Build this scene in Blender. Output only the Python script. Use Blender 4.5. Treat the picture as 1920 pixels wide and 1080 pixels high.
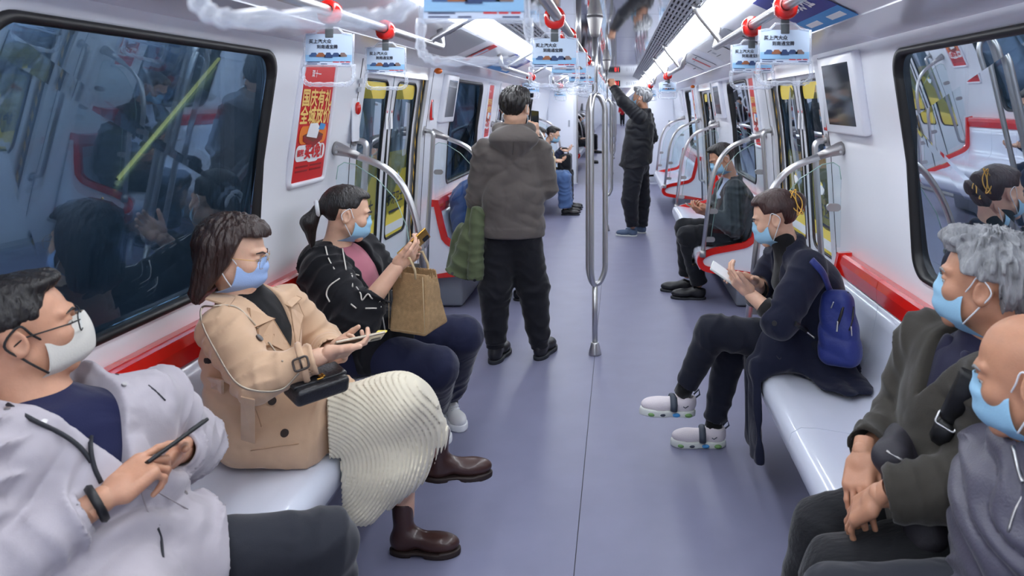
import bpy, bmesh, math, random
import numpy as np
from mathutils import Vector, Matrix
random.seed(7)
for o_ in list(bpy.data.objects):
    bpy.data.objects.remove(o_)
SC = bpy.context.scene
COL = SC.collection
# ---------------------------------------------------------------- camera (lens shifted, level)
FPX, VPX, VPY = 1400.0, 1160.0, 196.0
CX, CZ = 0.15, 1.575
cam_d = bpy.data.cameras.new('camera')
cam = bpy.data.objects.new('camera', cam_d); COL.objects.link(cam)
cam.location = (CX, 0, CZ); cam.rotation_euler = (math.pi/2, 0, 0)
cam_d.sensor_width = 36; cam_d.lens = 36*FPX/1920
cam_d.shift_x = (960-VPX)/1920; cam_d.shift_y = (VPY-540)/1920
cam_d.clip_start = 0.05; cam_d.clip_end = 200
cam_d.dof.use_dof = True; cam_d.dof.focus_distance = 3.6; cam_d.dof.aperture_fstop = 5.6
SC.camera = cam
# ---------------------------------------------------------------- world, exposure
wd = bpy.data.worlds.new('world'); SC.world = wd; wd.use_nodes = True
wd.node_tree.nodes['Background'].inputs[0].default_value = (0.02, 0.025, 0.035, 1)
wd.node_tree.nodes['Background'].inputs[1].default_value = 1.0
SC.view_settings.view_transform = 'Standard'
SC.view_settings.look = 'None'
SC.view_settings.gamma = 1.0
SC.view_settings.use_curve_mapping = False
SC.view_settings.exposure = 0.0
LIGHT_STRENGTH = 15.8
SC.cycles.max_bounces = 10; SC.cycles.diffuse_bounces = 5; SC.cycles.glossy_bounces = 5
SC.cycles.transmission_bounces = 8; SC.cycles.transparent_max_bounces = 16
SC.cycles.caustics_reflective = False; SC.cycles.caustics_refractive = False
SC.cycles.sample_clamp_indirect = 6.0
SC.cycles.use_denoising = True

def W(px, py, Y):
    """a point of the car seen at this pixel of the photograph, Y metres ahead"""
    return np.array([CX+(px-VPX)*Y/FPX, Y, CZ-(py-VPY)*Y/FPX])
V = lambda *a: np.array(a, dtype=float)
def nrm(v):
    v = np.asarray(v, float); return v/max(np.linalg.norm(v), 1e-9)

# ---------------------------------------------------------------- object helpers
def link(name, mesh, m=None, parent=None):
    o = bpy.data.objects.new(name, mesh); COL.objects.link(o)
    if m is not None and mesh is not None:
        mesh.materials.clear()
        for k in (m if isinstance(m, (list, tuple)) else [m]): mesh.materials.append(k)
    if parent is not None:
        o.parent = parent
        if parent.parent is None: o.matrix_parent_inverse = Matrix.Translation(parent.location).inverted()
    return o
def thing(name, label, cat, loc=(0, 0, 0), group=None):
    o = bpy.data.objects.new(name, None); COL.objects.link(o)
    o.location = tuple(float(v) for v in loc); o.empty_display_size = 0.05
    return tag(o, label, cat, group)
def tag(o, label=None, cat=None, group=None):
    if label: o['label'] = label
    if cat: o['category'] = cat
    if group: o['group'] = group
    return o
def struct(name, mesh, m):
    o = link(name, mesh, m); o['kind'] = 'structure'; return o
def mesh_np(name, verts, faces, smooth=True):
    me = bpy.data.meshes.new(name)
    verts = np.asarray(verts, np.float32); faces = np.asarray(faces, np.int32)
    n, k = faces.shape
    me.vertices.add(len(verts)); me.vertices.foreach_set('co', verts.ravel())
    me.loops.add(n*k); me.loops.foreach_set('vertex_index', faces.ravel())
    me.polygons.add(n)
    me.polygons.foreach_set('loop_start', np.arange(0, n*k, k, dtype=np.int32))
    try: me.polygons.foreach_set('loop_total', np.full(n, k, np.int32))
    except Exception: pass
    me.polygons.foreach_set('use_smooth', np.full(n, smooth, bool))
    me.update(calc_edges=True); me.validate()
    return me
class MB:
    """collects simple shapes into ONE mesh"""
    def __init__(s): s.v = []; s.f = []; s.sm = []; s.mi = []; s.cur = 0
    def add(s, vs, fs, smooth=False):
        b = len(s.v); s.v += [tuple(map(float, v)) for v in vs]
        for f in fs: s.f.append(tuple(i+b for i in f)); s.sm.append(smooth); s.mi.append(s.cur)
        return s
    def box(s, c, d, R=None, bev=0.0):
        """centre, size, rotation 3x3, bevel by chamfered corners"""
        c = np.asarray(c, float); hx, hy, hz = [q/2 for q in d]
        R = np.eye(3) if R is None else np.asarray(R)
        if bev <= 0:
            vs = [(x*hx, y*hy, z*hz) for x in (-1, 1) for y in (-1, 1) for z in (-1, 1)]
            fs = [(0,1,3,2),(4,6,7,5),(0,4,5,1),(2,3,7,6),(0,2,6,4),(1,5,7,3)]
            return s.add([c+R@np.array(v) for v in vs], fs)
        bm = bmesh.new(); bmesh.ops.create_cube(bm, size=1.0)
        for v in bm.verts: v.co = (v.co.x*d[0], v.co.y*d[1], v.co.z*d[2])
        bmesh.ops.bevel(bm, geom=list(bm.edges), offset=bev, segments=3, profile=0.5, affect='EDGES')
        bm.verts.index_update()
        vs = [c+R@np.array(v.co) for v in bm.verts]; fs = [[q.index for q in f.verts] for f in bm.faces]
        bm.free(); return s.add(vs, fs, True)
    def tube(s, pts, r, n=10, closed=False, caps=True, flat=None):
        """round bar along points; r may be a list; flat=(vector, ratio) squashes"""
        P = [np.asarray(p, float) for p in pts]; m = len(P)
        rs = r if isinstance(r, (list, tuple, np.ndarray)) else [r]*m
        T = []
        for i in range(m):
            a = P[(i-1) % m] if (closed or i > 0) else P[i]
            b = P[(i+1) % m] if (closed or i < m-1) else P[i]
            T.append(nrm(b-a))
        u = nrm(np.cross(T[0], (0.31, 0.2, 0.93) if abs(T[0][2]) < .9 else (0, 1, 0)))
        vs = []
        for i in range(m):
            u = nrm(u-T[i]*np.dot(u, T[i])); w = np.cross(T[i], u)
            for k in range(n):
                a = 2*math.pi*k/n
                q = rs[i]*(math.cos(a)*u+math.sin(a)*w)
                if flat is not None: q = q-np.asarray(flat[0])*np.dot(q, flat[0])*(1-flat[1])
                vs.append(P[i]+q)
        fs = []
        for i in range(m if closed else m-1):
            for k in range(n):
                j = (i+1) % m; l = (k+1) % n
                fs.append((i*n+k, i*n+l, j*n+l, j*n+k))
        s.add(vs, fs, True)
        if caps and not closed:
            b = len(s.v)-len(vs)
            s.f.append(tuple(b+k for k in range(n))[::-1]); s.sm.append(False); s.mi.append(s.cur)
            s.f.append(tuple(b+(m-1)*n+k for k in range(n))); s.sm.append(False); s.mi.append(s.cur)
        return s
    def prism(s, poly, off):
        """planar polygon (3-D points) pushed along off"""
        n = len(poly); P = [np.asarray(p, float) for p in poly]; o = np.asarray(off, float)
        fs = [tuple(range(n))[::-1], tuple(range(n, 2*n))]+[(i, (i+1) % n, n+(i+1) % n, n+i) for i in range(n)]
        return s.add(P+[p+o for p in P], fs)
    def grid(s, rows, smooth=True):
        """rows of 3-D points -> skin"""
        a, b = len(rows), len(rows[0])
        return s.add([p for r in rows for p in r],
                     [(i*b+j, i*b+j+1, (i+1)*b+j+1, (i+1)*b+j) for i in range(a-1) for j in range(b-1)], smooth)
    def disc(s, c, n_, r, k=20, th=0.004):
        n_ = nrm(n_); u = nrm(np.cross(n_, (0.1, 0.3, 0.9) if abs(n_[2]) < .9 else (1, 0, 0))); w = np.cross(n_, u)
        c = np.asarray(c, float)
        return s.prism([c+r*(math.cos(2*math.pi*i/k)*u+math.sin(2*math.pi*i/k)*w) for i in range(k)], n_*th)
    def ball(s, c, r, n=12, m=8, R=None):
        r = r if isinstance(r, (list, tuple)) else (r, r, r); c = np.asarray(c, float)
        R = np.eye(3) if R is None else np.asarray(R)
        rows = []
        for i in range(m+1):
            t = math.pi*i/m
            rows.append([c+R@np.array((r[0]*math.sin(t)*math.cos(2*math.pi*k/n), r[1]*math.sin(t)*math.sin(2*math.pi*k/n), r[2]*math.cos(t))) for k in range(n+1)])
        return s.grid(rows[::-1])
    def mesh(s, name):
        me = bpy.data.meshes.new(name); me.from_pydata(s.v, [], s.f)
        me.polygons.foreach_set('use_smooth', s.sm)
        if any(s.mi): me.polygons.foreach_set('material_index', s.mi)
        me.update(); return me
    def build(s, name, m, parent=None): return link(name, s.mesh(name), m, parent)
def bez(pts, n=8):
    """smooth curve through points (Catmull-Rom)"""
    P = [np.asarray(p, float) for p in pts]; P = [2*P[0]-P[1]]+P+[2*P[-1]-P[-2]]
    out = []
    for i in range(1, len(P)-2):
        for k in range(n):
            t = k/n
            out.append(.5*((2*P[i])+(-P[i-1]+P[i+1])*t+(2*P[i-1]-5*P[i]+4*P[i+1]-P[i+2])*t*t+(-P[i-1]+3*P[i]-3*P[i+1]+P[i+2])*t**3))
    return out+[P[-2]]
def round_path(pts, r, n=5):
    """polyline with rounded corners"""
    P = [np.asarray(p, float) for p in pts]; out = [P[0]]
    for i in range(1, len(P)-1):
        a, b = P[i-1]-P[i], P[i+1]-P[i]
        q = min(r, .49*np.linalg.norm(a), .49*np.linalg.norm(b))
        s, e = P[i]+nrm(a)*q, P[i]+nrm(b)*q
        for k in range(n+1):
            t = k/n; out.append((1-t)**2*s+2*t*(1-t)*P[i]+t*t*e)
    return out+[P[-1]]
def rrect(w, h, r, n=4):
    """outline of a rounded rectangle about the origin, 2-D"""
    out = []
    for cx, cy, a0 in ((w/2-r, h/2-r, 0), (-w/2+r, h/2-r, 90), (-w/2+r, -h/2+r, 180), (w/2-r, -h/2+r, 270)):
        for k in range(n+1):
            a = math.radians(a0+90*k/n); out.append((cx+r*math.cos(a), cy+r*math.sin(a)))
    return out

# ---------------------------------------------------------------- materials
def mat(name, col, rough=.5, metal=0., bump=0., bscale=60., var=0., vscale=8., spec=.5, stretch=None, coat=0., sss=0., emit=0., sheen=0., alpha=None, wave=None, crease=0.):
    m = bpy.data.materials.new(name); m.use_nodes = True
    nt = m.node_tree; N = nt.nodes; L = nt.links; b = N['Principled BSDF']
    c = tuple(((q/255+.055)/1.055)**2.4 if q > 10 else q/255/12.92 for q in col)+(1,)
    b.inputs['Base Color'].default_value = c
    b.inputs['Roughness'].default_value = rough; b.inputs['Metallic'].default_value = metal
    b.inputs['Specular IOR Level'].default_value = spec
    if coat: b.inputs['Coat Weight'].default_value = coat; b.inputs['Coat Roughness'].default_value = .08
    if sheen: b.inputs['Sheen Weight'].default_value = sheen; b.inputs['Sheen Roughness'].default_value = .4
    if sss:
        b.inputs['Subsurface Weight'].default_value = sss; b.inputs['Subsurface Scale'].default_value = .01
        b.inputs['Subsurface Radius'].default_value = (1., .35, .2)
    if emit:
        b.inputs['Emission Color'].default_value = c; b.inputs['Emission Strength'].default_value = emit
    if bump or var:
        tc = N.new('ShaderNodeTexCoord'); src = tc.outputs['Object']
        if stretch:
            mp = N.new('ShaderNodeMapping'); mp.inputs['Scale'].default_value = stretch; L.new(src, mp.inputs[0]); src = mp.outputs[0]
    if bump:
        if wave:
            nz = N.new('ShaderNodeTexWave'); nz.inputs['Scale'].default_value = bscale; nz.inputs['Distortion'].default_value = wave; nz.inputs['Detail'].default_value = 2
        else:
            nz = N.new('ShaderNodeTexNoise'); nz.inputs['Scale'].default_value = bscale; nz.inputs['Detail'].default_value = 4
        L.new(src, nz.inputs['Vector'])
        bp = N.new('ShaderNodeBump'); bp.inputs['Strength'].default_value = bump; bp.inputs['Distance'].default_value = .01
        L.new(nz.outputs[1] if wave else nz.outputs[0], bp.inputs['Height']); L.new(bp.outputs[0], b.inputs['Normal'])
        if crease:
            n3 = N.new('ShaderNodeTexNoise'); n3.inputs['Scale'].default_value = 8; n3.inputs['Detail'].default_value = 1.5; n3.inputs['Roughness'].default_value = .5; n3.inputs['Distortion'].default_value = .7
            L.new(src, n3.inputs['Vector']); b3 = N.new('ShaderNodeBump'); b3.inputs['Strength'].default_value = crease; b3.inputs['Distance'].default_value = .05
            L.new(n3.outputs[0], b3.inputs['Height']); L.new(b3.outputs[0], bp.inputs['Normal'])
    if var:
        n2 = N.new('ShaderNodeTexNoise'); n2.inputs['Scale'].default_value = vscale; n2.inputs['Detail'].default_value = 5
        L.new(src, n2.inputs['Vector'])
        mx = N.new('ShaderNodeMix'); mx.data_type = 'RGBA'; mx.blend_type = 'MULTIPLY'
        rp = N.new('ShaderNodeMapRange'); rp.inputs[1].default_value = .3; rp.inputs[2].default_value = .7
        rp.inputs[3].default_value = 1-var; rp.inputs[4].default_value = 1+var*.6
        L.new(n2.outputs[0], rp.inputs[0])
        mx.inputs[0].default_value = 1; mx.inputs[6].default_value = c
        L.new(rp.outputs[0], mx.inputs[7]); L.new(mx.outputs[2], b.inputs['Base Color'])
    return m
def glass_mat(name, tint, refl=.10, rough=.02, ior=1.5, clear=1.0):
    """thin pane: what is behind shows through, the room mirrors in it"""
    m = bpy.data.materials.new(name); m.use_nodes = True
    nt = m.node_tree; N = nt.nodes; L = nt.links; N.remove(N['Principled BSDF'])
    out = N['Material Output']; t = N.new('ShaderNodeBsdfTransparent'); g = N.new('ShaderNodeBsdfGlossy'); mx = N.new('ShaderNodeMixShader')
    t.inputs[0].default_value = tuple(tint)+(1,); g.inputs['Roughness'].default_value = rough; g.inputs['Color'].default_value = (.86, .93, 1., 1)
    fr = N.new('ShaderNodeFresnel'); fr.inputs[0].default_value = ior
    ad = N.new('ShaderNodeMath'); ad.operation = 'ADD'; ad.use_clamp = True; ad.inputs[1].default_value = refl
    gm = N.new('ShaderNodeNewGeometry'); iv = N.new('ShaderNodeMath'); iv.operation = 'SUBTRACT'; iv.inputs[0].default_value = 1.0; L.new(gm.outputs['Backfacing'], iv.inputs[1])
    ml = N.new('ShaderNodeMath'); ml.operation = 'MULTIPLY'; L.new(fr.outputs[0], ad.inputs[0]); L.new(ad.outputs[0], ml.inputs[0]); L.new(iv.outputs[0], ml.inputs[1]); L.new(ml.outputs[0], mx.inputs[0])
    L.new(t.outputs[0], mx.inputs[1]); L.new(g.outputs[0], mx.inputs[2]); L.new(mx.outputs[0], out.inputs[0])
    return m
def light_mat(name, col, s):
    m = bpy.data.materials.new(name); m.use_nodes = True
    nt = m.node_tree; nt.nodes.remove(nt.nodes['Principled BSDF'])
    e = nt.nodes.new('ShaderNodeEmission'); e.inputs[0].default_value = tuple(col)+(1,); e.inputs[1].default_value = s
    nt.links.new(e.outputs[0], nt.nodes['Material Output'].inputs[0]); return m
# ---------------------------------------------------------------- palette of the car
M_WALL = mat('white_wall_panel', (238, 241, 248), .26, coat=.3)
M_WALL2 = mat('white_plastic_trim', (234, 237, 246), .3, coat=.2)
M_GREYP = mat('grey_plastic', (176, 181, 190), .35)
M_RED = mat('red_gloss_plastic', (214, 30, 22), .16, coat=.5)
M_SEAT = mat('pale_grey_seat', (218, 224, 240), .22, coat=.4)
M_STEEL = mat('brushed_steel', (196, 196, 197), .34, 1., bump=.03, bscale=180)
M_STEEL2 = mat('dull_cast_steel', (172, 170, 170), .38, .9)
M_BLACK = mat('black_rubber', (16, 17, 20), .45)
M_DARK = mat('dark_recess', (34, 37, 44), .6)
M_FLOOR = mat('blue_grey_floor_sheet', (124, 125, 151), .42, bump=.03, bscale=300, var=.06, vscale=5, spec=.4)
M_HEAT = mat('grey_heater_cover', (128, 132, 142), .4)
M_MIRROR = mat('polished_ceiling_metal', (206, 208, 214), .05, .92)
M_VENT = mat('vent_metal', (186, 189, 196), .38, .4)
M_WIN = glass_mat('window_glass', (.74, .83, .90), .58, .012)
M_DGLASS = glass_mat('door_glass', (.80, .86, .88), .42, .02)
M_CLEAR = glass_mat('screen_glass', (.93, .97, .98), .02, .01)
M_TUNNEL = mat('tunnel_panel', (158, 174, 188), .6, var=.3, vscale=1.2)
M_SCREEN = mat('dark_display', (28, 32, 36), .06, coat=.4)
M_WHITE = mat('white_print', (240, 242, 245), .5)
M_NAVYP = mat('navy_print', (24, 40, 92), .5)
M_BLUEP = mat('blue_print', (70, 150, 215), .5)
M_REDP = mat('red_print', (212, 32, 34), .4)
M_YEL = mat('yellow_sticker', (248, 222, 92), .45)
M_GOLD = mat('gold_print', (246, 206, 116), .4)
M_INK = mat('dark_print', (42, 46, 60), .5)
M_ORANGE = mat('orange_lens', (226, 110, 30), .3)
M_LED = light_mat('red_led', (1., .05, .05), 2.2)
M_LIGHT = light_mat('light_diffuser', (.90, .945, 1.), LIGHT_STRENGTH)
M_LIGHT2 = light_mat('far_light_diffuser', (.90, .945, 1.), 6.5)
M_ACRYL = mat('clear_acrylic', (238, 242, 250), .08, spec=.8)
_n = M_ACRYL.node_tree; _t = _n.nodes.new('ShaderNodeBsdfTransparent'); _t.inputs[0].default_value = (.95, .97, 1, 1); _x = _n.nodes.new('ShaderNodeMixShader'); _lw = _n.nodes.new('ShaderNodeLayerWeight'); _lw.inputs[0].default_value = .35
_mr = _n.nodes.new('ShaderNodeMapRange'); _mr.inputs[3].default_value = .22; _mr.inputs[4].default_value = .85; _n.links.new(_lw.outputs['Facing'], _mr.inputs[0]); _n.links.new(_mr.outputs[0], _x.inputs[0])
_n.links.new(_t.outputs[0], _x.inputs[1]); _n.links.new(_n.nodes['Principled BSDF'].outputs[0], _x.inputs[2]); _n.links.new(_x.outputs[0], _n.nodes['Material Output'].inputs[0])
M_CARD = mat('pale_blue_card', (196, 214, 236), .35, coat=.3)
def stripe_mat(name, c1, c2, f, ay, az):
    m = mat(name, c1, .5); nt = m.node_tree; N = nt.nodes; L = nt.links
    tc = N.new('ShaderNodeTexCoord'); dt = N.new('ShaderNodeVectorMath'); dt.operation = 'DOT_PRODUCT'; dt.inputs[1].default_value = (0, ay*f, az*f)
    fr = N.new('ShaderNodeMath'); fr.operation = 'FRACT'; gt = N.new('ShaderNodeMath'); gt.operation = 'GREATER_THAN'; gt.inputs[1].default_value = .5
    mx = N.new('ShaderNodeMix'); mx.data_type = 'RGBA'
    L.new(tc.outputs['Object'], dt.inputs[0]); L.new(dt.outputs['Value'], fr.inputs[0]); L.new(fr.outputs[0], gt.inputs[0]); L.new(gt.outputs[0], mx.inputs[0])
    mx.inputs[6].default_value = m.node_tree.nodes['Principled BSDF'].inputs[0].default_value
    mx.inputs[7].default_value = tuple(((q/255+.055)/1.055)**2.4 for q in c2)+(1,)
    L.new(mx.outputs[2], N['Principled BSDF'].inputs[0]); return m
M_HAZ = stripe_mat('hazard_stripes', (214, 170, 60), (26, 26, 28), 13, 1.2, .7)
# ---- lettering
TX = {}
def text_np(s, size=1.0):
    if s not in TX:
        cu = bpy.data.curves.new('t', 'FONT'); cu.body = s; cu.align_x = 'CENTER'; cu.align_y = 'CENTER'; cu.resolution_u = 2
        o = bpy.data.objects.new('t', cu); COL.objects.link(o)
        dg = bpy.context.evaluated_depsgraph_get(); me = bpy.data.meshes.new_from_object(o.evaluated_get(dg))
        me.calc_loop_triangles()
        v = np.array([q.co[:2] for q in me.vertices]).reshape(-1, 2); t = np.array([q.vertices[:] for q in me.loop_triangles]).reshape(-1, 3)
        bpy.data.objects.remove(o); bpy.data.curves.remove(cu); bpy.data.meshes.remove(me); TX[s] = (v, t)
    v, t = TX[s]; return v*size, t
def lettering(name, s, size, c, ux, uy, m, parent, bold=0., lift=.0015, wide=1.0):
    """flat print: text centred on c, along ux, up uy"""
    v, t = text_np(s, size)
    if len(t) == 0: return None
    ux, uy = nrm(ux), nrm(uy); n = np.cross(ux, uy); c = np.asarray(c, float)
    P = c+np.outer(v[:, 0]*wide, ux)+np.outer(v[:, 1], uy)+n*lift
    if bold:
        PP = [P+ux*dx*size*bold+uy*dy*size*bold+n*i*2e-5 for i, (dx, dy) in enumerate(((-1, 0), (1, 0), (0, 1), (0, -1)))]
        t = np.concatenate([t+len(P)*i for i in range(4)]); P = np.concatenate(PP)
    return link(name, mesh_np(name, P, t, False), m, parent)
def plate(name, c, ux, uy, w, h, m, parent, lift=.001, r=0, th=.0006, shear=0):
    ux, uy = nrm(ux), nrm(uy); n = np.cross(ux, uy); c = np.asarray(c, float)
    o = rrect(w, h, r) if r else [(w/2, h/2), (-w/2, h/2), (-w/2, -h/2), (w/2, -h/2)]
    b = MB(); b.prism([c+ux*(x+shear*y)+uy*y+n*lift for x, y in o], n*th); return b.build(name, m, parent)

# ---------------------------------------------------------------- lamps of the ceiling: two long strips
Y0, Y1 = -1.7, 14.8
YF = 60.0
CP = [(1.20, 1.845), (.98, 1.885), (.70, 2.02), (.56, 2.065), (.43, 2.125)]   # shelf, cove foot, cove top = lamp edge, lamp edge, mirror edge
for s, wd_ in ((-1, 'left'), (1, 'right')):
    t = thing('ceiling_light', 'long glowing white light strip along the %s side of the carriage ceiling' % wd_, 'light', (s*.63, Y0, 2.04))
    y = Y0+.05; k = 0
    while y < 14.7:
        y2 = min(y+1.56, 14.75)
        b = MB(); b.prism([(s*.695, y, 1.998), (s*.565, y, 2.040), (s*.565, y2, 2.040), (s*.695, y2, 1.998)], (0, 0, .022)); b.build('diffuser', M_LIGHT, t)
        y = y2+.008
    b = MB()
    for e in ((.70, 2.014), (.56, 2.060)): b.box((s*e[0], (Y0+Y1)/2, e[1]), (.012, Y1-Y0, .012))
    b.build('frame', M_VENT, t)

# ---------------------------------------------------------------- floor, ceiling
fl = MB(); fl.box((0, (Y0+Y1)/2, -.03), (2.7, Y1-Y0, .05)); fl = fl.build('floor', M_DARK); fl['kind'] = 'structure'
for s in (-1, 1):
    b = MB(); b.box((s*.6765, (Y0+Y1)/2, -.003), (1.350, Y1-Y0, .006)); b.build('floor_sheet', M_FLOOR, fl)
b = MB(); b.box((0, (Y0+Y1)/2, 2.30), (2.6, Y1-Y0, .03)); ce = b.build('ceiling', M_GREYP); ce['kind'] = 'structure'
y = Y0
while y < Y1-.1:
    y2 = min(y+1.57, Y1)
    b = MB(); b.box((0, (y+y2)/2, 2.135), (.86, y2-y-.006, .012)); b.build('mirror_panel', M_MIRROR, ce)
    for s in (-1, 1):
        b = MB(); b.prism([(s*.55, y+.003, 2.075), (s*.43, y+.003, 2.135), (s*.43, y2-.003, 2.135), (s*.55, y2-.003, 2.075)], (0, 0, .01)); b.build('vent_back', M_DARK, ce)
        b = MB()
        for k in range(7):
            u = k/6; x, z = .555-u*.122, 2.066+u*.061
            b.box((s*x, (y+y2)/2, z), (.0125, y2-y-.006, .012), np.array([[math.cos(.45*s), 0, math.sin(.45*s)], [0, 1, 0], [-math.sin(.45*s), 0, math.cos(.45*s)]]))
        for q in np.arange(y+.06, y2, .19):
            b.box((s*.494, q, 2.099), (.13, .075, .006), np.array([[math.cos(.45*s), 0, math.sin(.45*s)], [0, 1, 0], [-math.sin(.45*s), 0, math.cos(.45*s)]]))
        v_ = b.build('vent_slats', M_VENT, ce); v_['kind'] = 'stuff'
        # cove: sloping white panels, each of its own, and the narrow shelf under them
        b = MB(); g = .003
        b.prism([(s*.705, y+g, 2.013), (s*.98, y+g, 1.885), (s*.98, y2-g, 1.885), (s*.705, y2-g, 2.013)], (s*.004, 0, .012)); b.build('cove_panel', M_WALL2, ce)
        b = MB(); b.prism([(s*.98, y+g, 1.880), (s*1.22, y+g, 1.838), (s*1.22, y2-g, 1.838), (s*.98, y2-g, 1.880)], (0, 0, .012)); b.build('cove_shelf', M_WALL, ce)
    y = y2
# ---------------------------------------------------------------- side walls
PR = [(0, 1.335), (.45, 1.325), (.80, 1.305), (1.34, 1.275), (1.86, 1.20)]
def wx(z):
    zs, xs = zip(*PR); return float(np.interp(z, zs, xs))
def ring_wall(b, s, y0, y1, z0, z1, hole, x=wx, rad=.09):
    """wall piece with a round-cornered opening"""
    hy0, hy1, hz0, hz1 = hole; cy, cz = (hy0+hy1)/2, (hz0+hz1)/2
    o = rrect(hy1-hy0, hz1-hz0, rad, 8); inn = []; out = []
    cor = [(y1, z1), (y0, z1), (y0, z0), (y1, z0)]
    for k, (u, v) in enumerate(o):
        c, j = divmod(k, 9); Yc, Zc = cor[c]
        sy = 1 if c in (0, 3) else -1; sz = 1 if c in (0, 1) else -1
        inn.append((cy+u, cz+v)); f = abs(j-4)/4
        gy = abs(Yc-(cy+sy*(hy1-hy0)/2))+rad; gz = abs(Zc-(cz+sz*(hz1-hz0)/2))+rad
        first_on_y = (c in (1, 3))
        on_y = (j > 4) if c in (0, 2) else (j < 4)
        out.append((Yc-sy*gy*f, Zc) if (on_y and j != 4) else ((Yc, Zc-sz*gz*f) if j != 4 else (Yc, Zc)))
    # extra points down the straight sides so the wall can follow its curve
    I, O = [], []
    for k in range(len(o)):
        I.append(inn[k]); O.append(out[k])
        if k % 9 == 8:
            n2 = (k+1) % len(o)
            for q in (.25, .5, .75):
                I.append(tuple(inn[k][i]+q*(inn[n2][i]-inn[k][i]) for i in (0, 1))); O.append(tuple(out[k][i]+q*(out[n2][i]-out[k][i]) for i in (0, 1)))
    n = len(I); rows = []
    for u in (0, .08, .35, .7, 1.):
        rows.append([(s*(x(I[k][1]+u*(O[k][1]-I[k][1]))-(.0 if u > .0 else -.006)), I[k][0]+u*(O[k][0]-I[k][0]), I[k][1]+u*(O[k][1]-I[k][1])) for k in range(n)])
    rows = [r+[r[0]] for r in rows]
    b.grid(rows if s > 0 else [r[::-1] for r in rows]); return I
def flat_wall(b, s, y0, y1, z0=0., z1=1.86, dx=0., sm=True):
    zs = [z0]+[z for z, _ in PR if z0 < z < z1]+[z1]
    b.grid([[(s*(wx(z)+dx), y0, z) for z in zs], [(s*(wx(z)+dx), y1, z) for z in zs]], sm)
WZ = (.90, 1.79)
BENCHES = [(.98, 3.68), (5.76, 8.27), (10.47, 12.60)]
DOORS = [4.72, 9.37, .03]
WIN = {-1: [(1.60, 3.00), (6.25, 7.55), (10.95, 12.0)], 1: [(1.50, 2.92), (6.22, 7.38), (10.9, 12.0)]}
n_win = 0
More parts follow.
